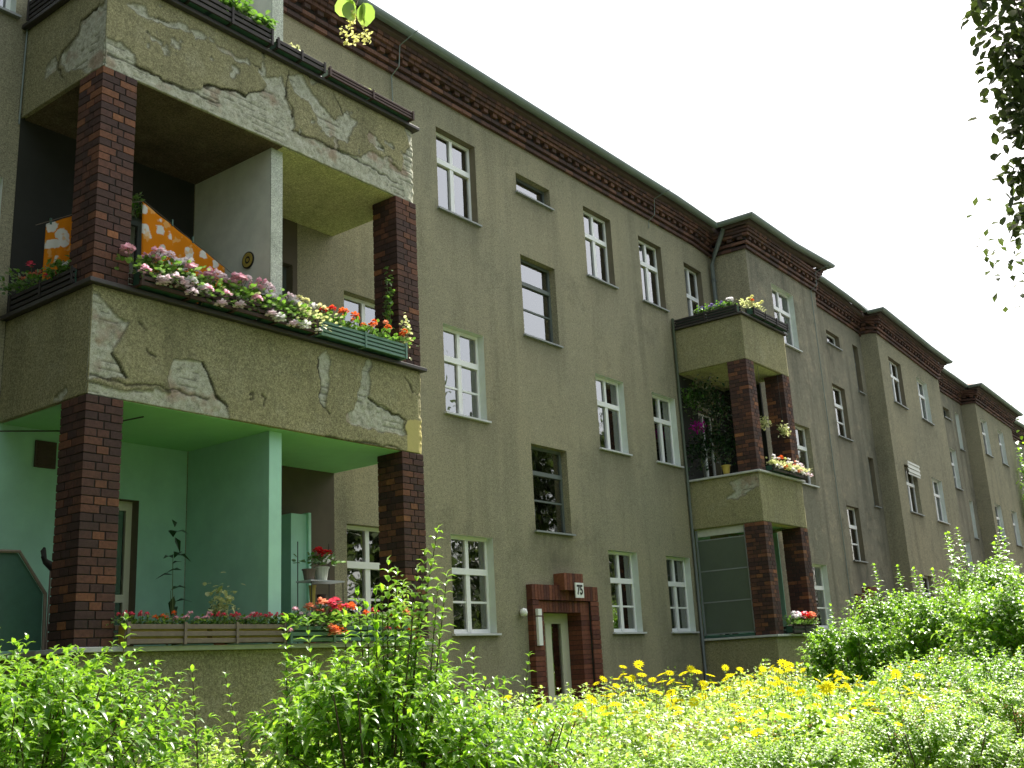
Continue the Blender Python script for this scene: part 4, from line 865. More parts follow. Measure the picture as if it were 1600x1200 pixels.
# --- yellow daisy perennials
def daisy_mesh(r_=.045, n=12):
    P = np.zeros((n, 3)); a = np.arange(n) * 2 * math.pi / n; Dd = np.stack([np.cos(a), np.sin(a), np.full(n, .12)], 1)
    V, F, rr = leaves(P + Dd * .008, Dd, r_, r_ * .42); V2, F2, r2 = leaves(np.zeros((10, 3)) + [0, 0, .004], np.stack([np.cos(np.arange(10) * .63), np.sin(np.arange(10) * .63), np.full(10, .9)], 1), .012, .008)
    return np.concatenate([V, V2]), np.concatenate([F, F2 + len(V)]), np.concatenate([rr, r2])
dV, dF, dr = daisy_mesh()
protos = []
def yellow_plant(k, loc):
    root = empty('yellow_daisy_plant', loc, 'x', 'flower', 'yellow daisies in the flower bed'); st = MB(); lf = Fol()
    n = 4 + k % 4
    for i in range(n):
        ox, oy = rng.normal() * .10, rng.normal() * .10; h = 1.26 + .14 * rng.random() - .13 * (i % 3)
        st.tube([(ox * .3, oy * .3, 0), (ox * .7, oy * .7, h * .6), (ox, oy, h)], [.005, .004, .0025], 5)
        (V, F, r_), cl = shoot((ox * .6, oy * .6, h * .35), (ox * .4, oy * .4, h * .6), h * .6, 9, .085, .38, 0, 1.0); lf.add(V, F, r_)
        tl = Matrix.Rotation(rng.normal() * .3, 3, 'X') @ Matrix.Rotation(-.15 + rng.normal() * .3, 3, 'Y'); Vv = dV * (.9 + .35 * rng.random()) @ np.array(tl).T + [ox, oy, h]
        if i == 0: st0 = []
        st0.append(Vv)
    me = st; o = bpy.data.objects  # noqa
    s_ = MB(); s_.v, s_.f, s_.r = st.v, st.f, st.r
    mm = bpy.data.meshes.new('stem'); mm.from_pydata(st.v, [], st.f); mm.materials.append(M['stem']); q = bpy.data.objects.new('stem', mm); C.objects.link(q); q.parent = root
    mesh_np('leaves', np.concatenate(lf.V), np.concatenate(lf.F), M['leaf_light'], root, np.concatenate(lf.r), offset=(0, 0, 0))
    for Vv in st0: mesh_np('flower_head', Vv, dF, M['f_yellow'], root, dr, offset=(0, 0, 0))
    return root
spots = []
def clump(n, px0, px1, t0, t1, lb, dz=0):
    for i in range(n):
        p_ = px0 + (px1 - px0) * (i + rng.random()) / n; t_ = t0 + (t1 - t0) * rng.random(); x, y = bydir(p_, t_)
        spots.append((x, min(y, -1.1), dz + rng.normal() * .04, lb % ('leftmost' if i == 0 else 'rightmost' if i == n - 1 else ORD[i] + ' from left')))
clump(14, 925, 1150, 10.0, 13.5, 'tall yellow daisy against the shaded wall right of the brick doorway, %s', .06)
clump(7, 1130, 1210, 12, 15, 'yellow daisy plant just below the far balcony wall, %s', .05)
clump(14, 1150, 1420, 8.8, 13.0, 'yellow daisy plant in the densest patch, %s', -.02)
clump(12, 1170, 1340, 13, 17, 'small far yellow daisy plant near the foot of the far balcony, %s', .02)
clump(8, 700, 900, 8, 10.5, 'lone yellow daisy among pale leaves before the brick doorway, %s', -.12)
clump(10, 1400, 1600, 13.5, 17, 'yellow daisy among the taller shrubs at right, %s', .12)
clump(14, 900, 1450, 6.9, 9.4, 'yellow daisy low in the sunlit bed nearer the camera, %s', -.12)
for k, (x, y, dz, lb) in enumerate(spots):
    loc = (x, y, GZ + dz)
    if k < 5: r_ = yellow_plant(k, loc); protos.append(r_); r_['label'] = lb
    else: copy_tree(protos[k % 5], loc, rng.random() * 6.28, .92 + .16 * rng.random(), lb)

# ------------------------------------------------------------------ flower boxes and balcony plants
def rack(x0, x1, y, z, label, mat, nsl=3, h=.18, group='slatted flower box holders on the balconies', depth=.17, box=None, axis='x'):
    """slatted holder running along x (or along y when axis == 'y')"""
    T = (lambda a, b, c: (a, b, c)) if axis == 'x' else (lambda a, b, c: (b, a, c))
    cx = T((x0 + x1) / 2, y, z); root = empty('flower_box_rack', cx, label, 'flower box', group)
    def bx(b, a0, a1, b0, b1, c0, c1):
        p0 = T(a0, b0, c0); p1 = T(a1, b1, c1); b.box(p0[0], p1[0], p0[1], p1[1], c0, c1)
    b = MB(); sh = h / nsl
    for i in range(nsl):
        bx(b, x0, x1, y - .012, y + .012, z + i * sh + sh * .2, z + i * sh + sh * .85)
        bx(b, x0, x1, y + depth - .012, y + depth + .012, z + i * sh + sh * .2, z + i * sh + sh * .85)
    n = max(2, int((x1 - x0) / .55))
    for i in range(n + 1):
        xx = x0 + .02 + (x1 - x0 - .04) * i / n; bx(b, xx - .015, xx + .015, y - .024, y - .0125, z, z + h + .01); bx(b, xx - .015, xx + .015, y + .012, y + depth - .012, z + .004, z + .02)
    b.build('slats', M[mat], root, bevel=.002)
    L = x1 - x0; nb = max(1, round(L / .75))
    for i in range(nb):
        a0 = x0 + .03 + i * L / nb; a1 = x0 - .03 + (i + 1) * L / nb; b = MB(); bx(b, a0, a1, y + .02, y + depth - .02, z + .022, z + h * .93); q = b.build('trough', M[box or 'dark_green_box'], root)
        b = MB(); bx(b, a0 + .01, a1 - .01, y + .03, y + depth - .03, z + h * .93 + .001, z + h * .93 + .008); b.build('soil', M['soil'], q)
    return root
def umbel(c, r_, n=26):
    v = rng.normal(size=(n, 3)); v /= np.linalg.norm(v, axis=1, keepdims=True); v[:, 2] = np.abs(v[:, 2]) * .9 - .25
    V, F, rr = leaves(np.array(c) + v * r_ * .55, v + rng.normal(size=(n, 3)) * .3, r_ * .75, r_ * .75, RT, RF); return V, F, rr
GP = {}
def geranium(kind, loc, label, size=1.0, heads=4, color='pink', leafc='leaf_ger', hang=0, cat='flower', group='potted flowers on the balconies', name='geranium_plant', spread=.12, hr=.036):
    key = (kind, color, heads, leafc, hang, spread, hr); 
    if key in GP: return copy_tree(GP[key], loc, rng.random() * .6 - .3, size, label)
    root = empty(name, loc, label, cat, group); f = Fol(); n = 85
    v = rng.normal(size=(n, 3)) * [spread, .06, .045]; v[:, 2] = np.abs(v[:, 2]) + .02
    if hang: k = rng.random(n) < .5; v[k, 2] -= hang * rng.random(k.sum()); v[k, 1] -= .06 + .05 * rng.random(k.sum())
    dd = v * [1, 1.5, 1] + rng.normal(size=(n, 3)) * .06; dd[:, 2] += .05; dd[:, 1] -= .03
    V, F, r_ = leaves(v, dd, (.032 + .022 * rng.random(n)), .042, RT, RF, roll=rng.normal(size=n) * .4); f.add(V, F, r_)
    mesh_np('foliage', np.concatenate(f.V), np.concatenate(f.F), M[leafc], root, np.concatenate(f.r), offset=(0, 0, 0))
    st = MB()
    for i in range(heads):
        c = (rng.normal() * spread * .8, -.02 - abs(rng.normal()) * .05, .10 + .10 * rng.random())
        if hang and rng.random() < .4: c = (c[0], -.14 - .04 * rng.random(), -.02 - hang * rng.random())
        V, F, r_ = umbel(c, hr * (.8 + .45 * rng.random())); mesh_np('flower_head', V, F, M['f_' + color], root, r_, offset=(0, 0, 0)); st.tube([(c[0] * .4, 0, .02), (c[0] * .8, c[1] * .6, c[2] * .7), c], .003, 4)
    mm = bpy.data.meshes.new('stem'); mm.from_pydata(st.v, [], st.f); mm.materials.append(M['stem']); q = bpy.data.objects.new('stem', mm); C.objects.link(q); q.parent = root
    GP[key] = root; root.scale = (size,) * 3; return root
# middle balcony
zc = 3.676; YF = -1.66
rack(5.55, 7.78, YF - .02, zc + .004, 'long dark brown slatted box of pink geraniums on the middle near balcony', 'wood_brown', 3, .17)
rack(7.82, 9.22, YF - .02, zc + .004, 'green slatted box of orange geraniums on the middle near balcony', 'wood_green', 4, .19)
cols = ['pink', 'palepink', 'palepink', 'white', 'pink', 'palepink', 'pink', 'palepink', 'pink', 'palepink', 'white', 'palepink', 'white']
for i, c in enumerate(cols):
    geranium('mid%d' % (i % 2), (5.64 + i * .158, YF + .06, zc + .17 + .03 * math.sin(i)), '%s trailing geranium, %s from the left pillar in the brown box' % ({'pink': 'pink', 'palepink': 'pale pink', 'white': 'whitish pink'}[c], ORD[i]), 1.15, 6, c, 'leaf_ger', .14, hr=.046)
geranium('var', (7.72, YF + .04, zc + .15), 'cream variegated trailing plant between the pink and the orange geraniums', 1.1, 3, 'cream', 'leaf_var', .14, name='variegated_plant', cat='plant')
geranium('var', (7.62, YF + .02, zc + .15), 'yellowish white flowering plant at the right end of the brown box', 1.1, 3, 'cream', 'leaf_var', .14, name='variegated_plant', cat='plant')
for i, (x, c, h) in enumerate([(7.93, 'red', 3), (8.12, 'orange', 4), (8.3, 'orange', 4), (8.60, 'orange', 3), (8.78, 'salmon', 2), (9.12, 'orange', 3)]):
    geranium('org', (x, YF + .06, zc + .17), '%s geranium, %s from the left in the green slatted box' % ({'red': 'red', 'orange': 'orange', 'salmon': 'salmon'}[c], ORD[i]), 1.05, h, c)
def leafy(name, loc, label, n, ext, L, wr, mat, stem=None, cat='plant', pot=None, group=None, up_=.3, T=LT, F=LF, pr=.09, ph=.16):
    root = empty(name, loc, label, cat, group or 'leafy plants on the balconies'); lx, ly, lz = loc
    P = np.array(loc) + np.array([0, 0, (ph if pot else 0) + ext[2]]) + rng.normal(size=(n, 3)) * np.array(ext) * .45; Dd = rng.normal(size=(n, 3)); Dd[:, 2] += up_
    Lr = L * (.7 + .6 * rng.random(n)); V, F_, r_ = leaves(P, Dd, Lr, Lr * wr, T, F, droop=.3); mesh_np('foliage', V, F_, M[mat], root, r_)
    b = MB()
    for i in range(4): q = P[i]; b.tube([(lx, ly, lz + (ph if pot else 0)), ((lx + q[0]) / 2, (ly + q[1]) / 2, (lz + q[2]) / 2 + .05), tuple(q)], [.006, .005, .003], 5)
    b.build('stem', M['stem'], root)
    if pot: b = MB(); b.lathe(loc, [(pr * .7, 0), (pr, ph), (pr * 1.08, ph), (pr * 1.08, ph - .02), (pr * .9, ph - .02)], 14); b.build('pot', M[pot], root, smooth=False)
    return root
leafy('climbing_plant', (9.12, -1.50, zc + .2), 'bright green climbing plant on the left side of the right middle pillar', 90, (.06, .07, .55), .06, .8, 'leaf_ger', group='climbing plants', T=RT, F=RF)
leafy('climbing_plant', (9.27, -1.64, zc + .12), 'light leafy tendril in front of the foot of the right middle pillar', 60, (.09, .03, .24), .05, .7, 'leaf_var', group='climbing plants', T=RT, F=RF)
leafy('house_plant', (5.95, -.9, 4.75), 'green leafy plant beside the top of the left middle pillar above the cloth', 70, (.13, .1, .13), .07, .6, 'leaf_ger')
rack(-1.30, -.15, 5.11, zc + .004, 'dark box with red flowers on the left side of the middle near balcony', 'wood_black', 3, .17, axis='y')
for i, (yy, c) in enumerate([(-.25, 'salmon'), (-.42, 'salmon'), (-.62, 'rose')]):
    geranium('side', (5.12, yy, zc + .17), '%s geranium, %s from the house wall on the left side of the middle balcony' % ({'salmon': 'salmon red', 'rose': 'dull rose'}[c], ORD[i]), .95, 4, c)
leafy('trailing_plant', (5.12, -1.0, zc + .15), 'dark green foliage in the side box left of the brick pillar', 110, (.09, .22, .10), .06, .7, 'leaf_ger')
# cloths on the line
def cloth(name, A, Bp, drop, label):
    """hanging sheet from line A-B; drop lengths at A and B"""
    nu, nv = 50, 24; V = []; A = Vector(A); Bp = Vector(Bp); d = (Bp - A); nrm = Vector((d.y, -d.x, 0)).normalized()
    for i in range(nu + 1):
        u = i / nu; p = A.lerp(Bp, u); dr_ = drop[0] + (drop[1] - drop[0]) * u
        for j in range(nv + 1):
            v = j / nv; off = math.sin(u * 26 + v * 1.5) * .016 * (.3 + v) + math.sin(u * 9) * .03 * v; q = p + nrm * off; V.append((q.x, q.y, q.z - dr_ * v))
    F = [(i * (nv + 1) + j, (i + 1) * (nv + 1) + j, (i + 1) * (nv + 1) + j + 1, i * (nv + 1) + j + 1) for i in range(nu) for j in range(nv)]
    o = mesh_np(name, V, F, M['cloth'], None, smooth=True); tag(o, label, 'cloth', 'orange floral cloths hung on the balcony'); m_ = o.modifiers.new('s', 'SOLIDIFY'); m_.thickness = .002
cloth('floral_cloth', (5.24, -.50, 4.56), (5.62, -.86, 4.76), (.62, .72), 'orange cloth with white flowers hanging left of the brick pillar')
cloth('floral_cloth', (5.98, -1.02, 4.88), (7.06, -.98, 4.46), (.85, .55), 'orange cloth with white flowers hanging right of the brick pillar behind the pink geraniums')
cl = empty('clothes_line', (5.2, -.5, 4.6), 'thin clothes line with green pegs across the left half of the middle balcony', 'clothes line')
b = MB(); b.tube([(5.16, -.45, 4.54), (5.62, -.86, 4.77), (6.0, -1.02, 4.895), (7.36, -.95, 4.36)], .004, 4); b.build('line', M['wood_grey'], cl)
for t in ((5.27, -.53, 4.585), (5.57, -.82, 4.75), (6.35, -1.01, 4.76), (6.62, -1.0, 4.65)): b = MB(); b.box(t[0] - .008, t[0] + .008, t[1] - .012, t[1] + .012, t[2] - .03, t[2] + .04); b.build('peg', M['dark_green_box'], cl)
# yellow wall plate on the partition
wp = empty('wall_plate', (XP - .085, -.55, 4.55), 'round yellow and black plate hung on the grey partition', 'plate')
b = MB(); n = 24; yy0, zz0 = -1.02, 4.62
def disc(b, x, r0, r1, th):
    base = len(b.v)
    for rr, xx in ((r0, x), (r1, x), (r1, x - th), (r0, x - th)):
        for k in range(n): a = 6.2832 * k / n; b.v.append((xx, yy0 + rr * math.cos(a), zz0 + rr * math.sin(a)))
    for i in range(4):
        for k in range(n): b.f.append((base + i * n + k, base + i * n + (k + 1) % n, base + ((i + 1) % 4) * n + (k + 1) % n, base + ((i + 1) % 4) * n + k)); b.r.append(.5)
disc(b, XP - .083, .001, .10, .012); b.build('plate', M['wood_black'], wp)
b = MB(); disc(b, XP - .096, .045, .085, .004); b.build('ring', M['yellow_box'], wp); b = MB(); disc(b, XP - .096, .001, .022, .004); b.build('centre', M['yellow_box'], wp)

# ground-floor balcony
zc = .376
r1 = rack(5.56, 7.36, YF, zc + .004, 'weathered grey slatted rack with yellow troughs on the ground floor near balcony', 'wood_grey', 3, .19, box='yellow_box')
r2 = rack(7.40, 9.2, YF, zc + .004, 'blue-green slatted rack on the right half of the ground floor near balcony', 'wood_green', 3, .17)
xs = [5.62, 5.78, 5.95, 6.2, 6.42, 6.62, 6.80, 6.92, 7.06, 7.2, 7.33]; cs = ['rose', 'rose', 'orange', 'pink', 'pink', 'rose', 'rose', 'pink', 'rose', 'rose', 'rose']
for i, (x, c) in enumerate(zip(xs, cs)):
    geranium('low', (x, YF + .08, zc + .17), 'small %s flower, %s from the left pillar in the grey slatted rack' % ({'rose': 'dark rose', 'orange': 'orange', 'pink': 'pink'}[c], ORD[i]), .62, 4, c, 'leaf_ger', name='bedding_plant', hr=.04)
leafy('variegated_plant', (6.85, -1.30, zc + .0), 'white and yellow variegated bushy plant behind the grey rack', 130, (.16, .1, .24), .06, .75, 'leaf_var', pot='terracotta', T=RT, F=RF)
leafy('rubber_plant', (6.62, -.85, -.45 + .5), 'dark rubber plant with big leaves against the mint wall', 16, (.12, .08, .85), .17, .45, 'leaf_dark', pot='terracotta', pr=.14, ph=.3)
for i, (x, c, h, s) in enumerate([(7.42, 'pink', 2, .9), (7.55, 'palepink', 2, 1.0), (7.78, 'salmon', 7, 1.35), (7.98, 'rose', 5, 1.2), (8.12, 'orange', 5, 1.3), (8.45, 'orange', 2, 1.0), (8.72, 'rose', 3, 1.0), (8.95, 'orange', 3, 1.0), (9.1, 'salmon', 3, 1.0)]):
    geranium('lowr', (x, YF + .05, zc + .17), '%s geranium, %s from the left in the blue-green rack on the ground floor' % ({'pink': 'pink', 'palepink': 'pale pink', 'salmon': 'salmon', 'rose': 'deep red', 'orange': 'orange'}[c], ORD[i]), s, h, c, 'leaf_ger', .05, hr=.042)
# little shelf with pots
sh = empty('plant_shelf', (8.6, -.75, .376), 'small two-tier wire shelf with pots behind the ground floor geraniums', 'shelf')
b = MB(); b.box(8.34, 8.86, -.95, -.70, 1.085, 1.10); b.box(8.50, 8.93, -.95, -.70, .815, .83); b.build('shelf_board', M['sill_pale'], sh)
b = MB()
for x in (8.36, 8.84):
    for y in (-.94, -.71): b.tube([(x, y, -.45), (x, y, 1.55 if y > -.8 else 1.08)], .006, 5)
b.build('post', M['coping'], sh)
def pot(loc, label, mat, r_=.07, h=.13):
    b = MB(); b.lathe(loc, [(r_ * .7, 0), (r_, h * .9), (r_ * 1.1, h * .9), (r_ * 1.1, h), (r_ * .92, h), (r_ * .85, h * .85), (0.001, h * .85)], 14); o = b.build('flower_pot', M[mat], None); return tag(o, label, 'pot', 'pots on the plant shelf')
pot((8.43, -.82, 1.10), 'round grey pot at the left of the upper shelf board', 'wood_grey', .075, .13); pot((8.62, -.82, 1.10), 'pale glazed pot under the red geranium on the shelf', 'pot_white', .085, .16); pot((8.62, -.82, .83), 'small dark pot on the lower shelf board', 'wood_brown', .055, .12)
pot((8.48, -.82, .83), 'ochre bottle-like jar on the lower shelf', 'yellow_box', .04, .22)
geranium('shelf', (8.62, -.80, 1.26), 'bright red geranium in the pale pot on the plant shelf', 1.25, 5, 'red', spread=.10)
leafy('house_plant', (8.05, -1.25, .376), 'grey-green leafy plant in a terracotta pot below the shelf', 60, (.1, .08, .12), .06, .6, 'leaf_var', pot='terracotta')
leafy('climbing_plant', (9.02, -1.66, zc + .12), 'light green trailing leaves at the right end of the ground floor rack', 110, (.16, .05, .26), .07, .6, 'leaf_light', group='climbing plants')
# dark green folded sun screen at left
gs = empty('sun_screen', (5.0, -1.0, .38), 'dark green fabric screen with slanted top at the left edge of the ground floor balcony', 'screen')
V = [(3.95, -1.05, 1.18), (4.72, -1.05, 1.22), (4.88, -1.05, 1.20), (5.13, -1.05, .86), (5.14, -1.05, .38), (3.95, -1.05, .38)]
b = MB(); b.poly(V); b.poly([(a, c + .03, d) for a, c, d in reversed(V)])
for p, q in zip(V, V[1:] + V[:1]): b.poly([p, (p[0], p[1] + .03, p[2]), (q[0], q[1] + .03, q[2]), q])
b.build('fabric', M['dark_green_box'], gs); b = MB(); b.tube([(3.9, -1.07, 1.19), (4.88, -1.07, 1.215), (5.14, -1.07, .86), (5.15, -1.07, .38)], .016, 6); b.build('frame', M['wood_grey'], gs)
bd = empty('ornament', (5.35, -.8, .9), 'small dark bird-like ornament on a stick left of the brick pillar', 'ornament')
b = MB(); b.tube([(5.33, -.8, .376), (5.33, -.8, 1.1)], .008, 5); b.build('stick', M['wood_grey'], bd)
b = MB(); b.tube([(5.24, -.8, 1.22), (5.28, -.8, 1.17), (5.34, -.8, 1.13), (5.41, -.8, 1.15), (5.45, -.8, 1.13)], [.012, .03, .045, .025, .01], 8); b.tube([(5.27, -.8, 1.18), (5.25, -.8, 1.27), (5.26, -.8, 1.30)], [.02, .025, .01], 7); b.build('body', M['wood_black'], bd, smooth=True)

# top balcony boxes
zc = 6.976
rack(5.45, 7.15, YF, zc + .004, 'long black slatted rack with leafy boxes at the left of the top near balcony', 'wood_black', 3, .20)
rack(7.2, 7.95, YF, zc + .004, 'black rack with a dark trough in the middle of the top near balcony', 'wood_black', 2, .13)
rack(8.0, 9.5, YF, zc + .004, 'low brown slatted rack at the right of the top near balcony', 'wood_brown', 3, .12)
rack(-1.45, -.1, 5.11, zc + .004, 'black slatted rack on the left side of the top near balcony', 'wood_black', 4, .24, axis='y')
for i in range(8):
    leafy('ivy_plant', (6.05 + i * .15, YF + .06, zc + .16), 'bright green leafy plant, %s from the left in the long top rack' % ORD[i], 60, (.12, .08, .08 + .03 * (i % 3)), .075, .75, 'leaf_ger', T=RT, F=RF)
leafy('ivy_plant', (7.55, YF + .06, zc + .13), 'yellow-green seedling in the middle top trough', 26, (.12, .03, .05), .05, .4, 'leaf_var')
leafy('ivy_plant', (8.72, YF + .06, zc + .10), 'yellow-green trailing leaves at the left of the brown top rack', 50, (.25, .03, .05), .055, .35, 'leaf_var')
leafy('ivy_plant', (9.15, YF + .06, zc + .08), 'pale sprouting leaves at the right of the brown top rack', 20, (.16, .03, .03), .05, .35, 'leaf_var')
leafy('ivy_plant', (5.12, -.6, zc + .2), 'dark green plant in the rack on the left side of the top balcony', 90, (.08, .3, .08), .06, .7, 'leaf_ger', T=RT, F=RF)
b = MB(); b.box(7.12, 7.42, -1.50, -1.42, zc + .01, zc + .16); tag(b.build('paving_slab', M['partition'], None), 'pale slab lying beside the partition on the top balcony', 'slab')

# far balcony plants
zt3, zt2, zt1 = 6.70, 3.50, .40
rack(X2 + .35, X3 - .05, YF, zt3 + .004, 'black slatted rack along the front of the far top balcony', 'wood_black', 3, .17)
rack(-1.5, -.05, X2 - .05, zt3 + .004, 'black slatted rack along the left side of the far top balcony', 'wood_black', 3, .17, axis='y')
for i in range(4): geranium('fl', (X2 + .03, -1.30 + i * .22, zt3 + .17), 'lilac flowering plant, %s from the corner on the side of the far top balcony' % ORD[i], .9, 7, 'lilac' if i else 'white', spread=.1, hr=.04)
for i in range(3): geranium('fy', (X2 + .25 + i * .22, YF + .08, zt3 + .17), 'yellow-orange flowering plant, %s from the corner on the front of the far top balcony' % ORD[i], .95, 4, 'bract' if i != 1 else 'orange', 'leaf_var')
leafy('potted_plant', (X2 + 1.25, -1.48, zt3 + .02), 'yellow-green potted plant before the far top window', 60, (.12, .08, .10), .07, .7, 'leaf_var', pot='terracotta', T=RT, F=RF, ph=.12)
rack(X2 + .42, X3 - .1, YF, zt2 + .004, 'dark trough of mixed flowers on the far middle balcony', 'wood_black', 2, .13)
for i, c in enumerate(['white', 'orange', 'bract', 'white', 'salmon', 'white', 'palepink']): geranium('fm', (X2 + .55 + i * .22, YF + .05, zt2 + .13), '%s flower, %s from the left pillar in the far middle trough' % ({'white': 'white', 'orange': 'orange', 'bract': 'yellow', 'salmon': 'salmon', 'palepink': 'pale pink'}[c], ORD[i]), 1.0, 5, c, 'leaf_var', .06)
hb = [((X2 + .62, -1.5, zt2 + .9), 'leafy hanging plant beside the front pillar of the far middle balcony', 'leaf_var'), ((X2 + 1.45, -1.55, zt2 + .85), 'white flowering hanging plant between the far middle pillars', 'leaf_var')]
for loc, lb, mt in hb:
    r_ = leafy('hanging_plant', loc, lb, 110, (.16, .1, .13), .06, .75, mt, T=RT, F=RF, group='hanging plants on the far balcony'); b = MB(); b.tube([loc, (loc[0], loc[1], 5.7)], .004, 4); b.build('hanger', M['coping'], r_)
for i, (yy, z_, c) in enumerate([(-.25, 4.85, 'white'), (-.3, 4.45, 'magenta'), (-.75, 4.5, 'leaf'), (-.6, 3.95, 'leaf'), (-.3, 3.75, 'rose'), (-.9, 3.75, 'leaf'), (-.5, 4.9, 'leaf')]):
    leafy('potted_plant', (X2 + .12, yy, z_), ['pale plant highest by the wall in the dark far middle balcony', 'magenta flowering plant by the wall in the dark far middle balcony', 'dark leafy plant in the middle of the far balcony side opening', 'leafy plant low in the middle of the far balcony side opening', 'rose flowering plant low by the wall in the far balcony side opening', 'dark leafy plant near the pillar of the far balcony side opening', 'dark climbing foliage high in the far balcony side opening'][i], 90 if c == 'magenta' else 300, (.12, .2, .14) if c == 'magenta' else (.16, .34, .34), .06 if c == 'magenta' else .075, .7, {'white': 'leaf_ger', 'magenta': 'f_magenta', 'rose': 'leaf_dark', 'leaf': 'leaf_dark'}[c], T=RT, F=RF)
pot((X2 + .05, -.85, zt2 + .02), 'yellow pot near the pillar on the side of the far middle balcony', 'yellow_box', .085, .17)
rack(X2 + .50, X3 - .42, YF, zt1 + .004, 'dark box of red and white flowers on the far ground floor balcony', 'wood_black', 2, .15)
for i, c in enumerate(['white', 'palepink', 'red', 'red', 'salmon']): geranium('fg', (X2 + .62 + i * .22, YF + .06, zt1 + .15), '%s flower, %s from the left in the far ground floor box' % ({'white': 'white', 'palepink': 'pale pink', 'red': 'bright red', 'salmon': 'salmon red'}[c], ORD[i]), 1.2, 7, c, 'leaf_ger')

# ------------------------------------------------------------------ linden twig hanging into the top, its tree behind the camera
def heart(n=12):
    pts = [(0, 0, 0)]
    for k in range(1, n):
        a = math.pi * 2 * k / n; rr = .5 * (1 - .18 * math.cos(a)); pts.append((.5 - rr * math.cos(a) * 1.0, rr * math.sin(a) * .95, .05 * math.sin(a) ** 2))
    pts[0] = (.12, 0, 0); pts[n // 2] = (1.08, 0, -.08); pts.append((.5, 0, -.03)); T = np.array(pts); F = np.array([(n, (k + 1) % n, k) for k in range(n)]); return T, F
HT, HF = heart()
def ray(px_, py_, t): d = fw + rt * ((px_ - 800) / 1684.467) - up * ((py_ - 600) / 1684.467); return Vector((0, -10.1441, 0)) + d * t
TB = empty('linden_tree', (.6, -12.6, GZ), 'linden tree whose leafy twig with pale blossoms hangs into the top of the photo', 'tree')
A = ray(600, -330, 3.6); tipp = ray(556, 8, 3.5)
b = MB(); b.tube([(.6, -12.6, GZ - .1), (.62, -12.55, 1.5), (.5, -12.4, 4.5), (.6, -12.2, 7.5)], [.24, .2, .17, .08], 12); b.tube([(.55, -12.4, 3.6), (1.2, -11.2, 4.3), tuple(A)], [.09, .06, .02], 8); b.tube([tuple(A), tuple(ray(585, -120, 3.55)), tuple(ray(568, -30, 3.5)), tuple(tipp)], [.010, .006, .004, .0025], 6); b.build('trunk', M['bark'], TB, smooth=True)
f = Fol(); P = []; Dd = []; Ls = []
for (bx, by, ex, ey, L) in [(556, 2, 520, 20, .085), (560, 6, 590, 52, .095), (552, 4, 538, 40, .075), (556, 2, 516, 36, .055), (566, 2, 568, 44, .07), (560, -8, 540, -40, .09), (572, -20, 610, -30, .09), (570, -40, 545, -70, .09)]:
    p = ray(bx, by, 3.5); e = ray(ex, ey, 3.5 + random.uniform(-.03, .03)); P.append(p); Dd.append(e - p); Ls.append(L * .82)
V, F, r_ = leaves(np.array(P), np.array(Dd), np.array(Ls), np.array(Ls) * .95, HT, HF, roll=np.array([1.1, -.9, .9, 1.3, 1.2, .3, .5, .2])); f.add(V, F, r_)
n = 2600; cc = np.array([.4, -12.9, 6.2]) + rng.normal(size=(n, 3)) * [1.0, .85, 1.1]; k = cc[:, 1] < -11.2; cc = cc[k]; V, F, r_ = leaves(cc, rng.normal(size=cc.shape), .09, .085, HT, HF); f.add(V, F, r_)
f.build('crown', M['leaf_linden'], TB)
f = Fol(); P = []; Dd = []
for (x, y) in [(545, 42), (537, 50), (550, 55), (540, 60), (548, 35), (552, 66), (570, 50), (578, 56), (574, 64), (566, 58), (549, 22), (554, 28), (541, 67), (557, 60)]:
    c = np.array(ray(x, y, 3.5)); q = 9; P.append(c + rng.normal(size=(q, 3)) * .006); Dd.append(rng.normal(size=(q, 3)))
V, F, r_ = leaves(np.concatenate(P), np.concatenate(Dd), .013, .010); f.add(V, F, r_)
P = [ray(553, 4, 3.5), ray(566, 6, 3.5)]; Dd = [ray(543, 52, 3.5) - P[0], ray(572, 52, 3.5) - P[1]]; V, F, r_ = leaves(np.array(P), np.array(Dd), .075, .016); f.add(V, F, r_)
f.build('blossom', M['f_bract'], TB)
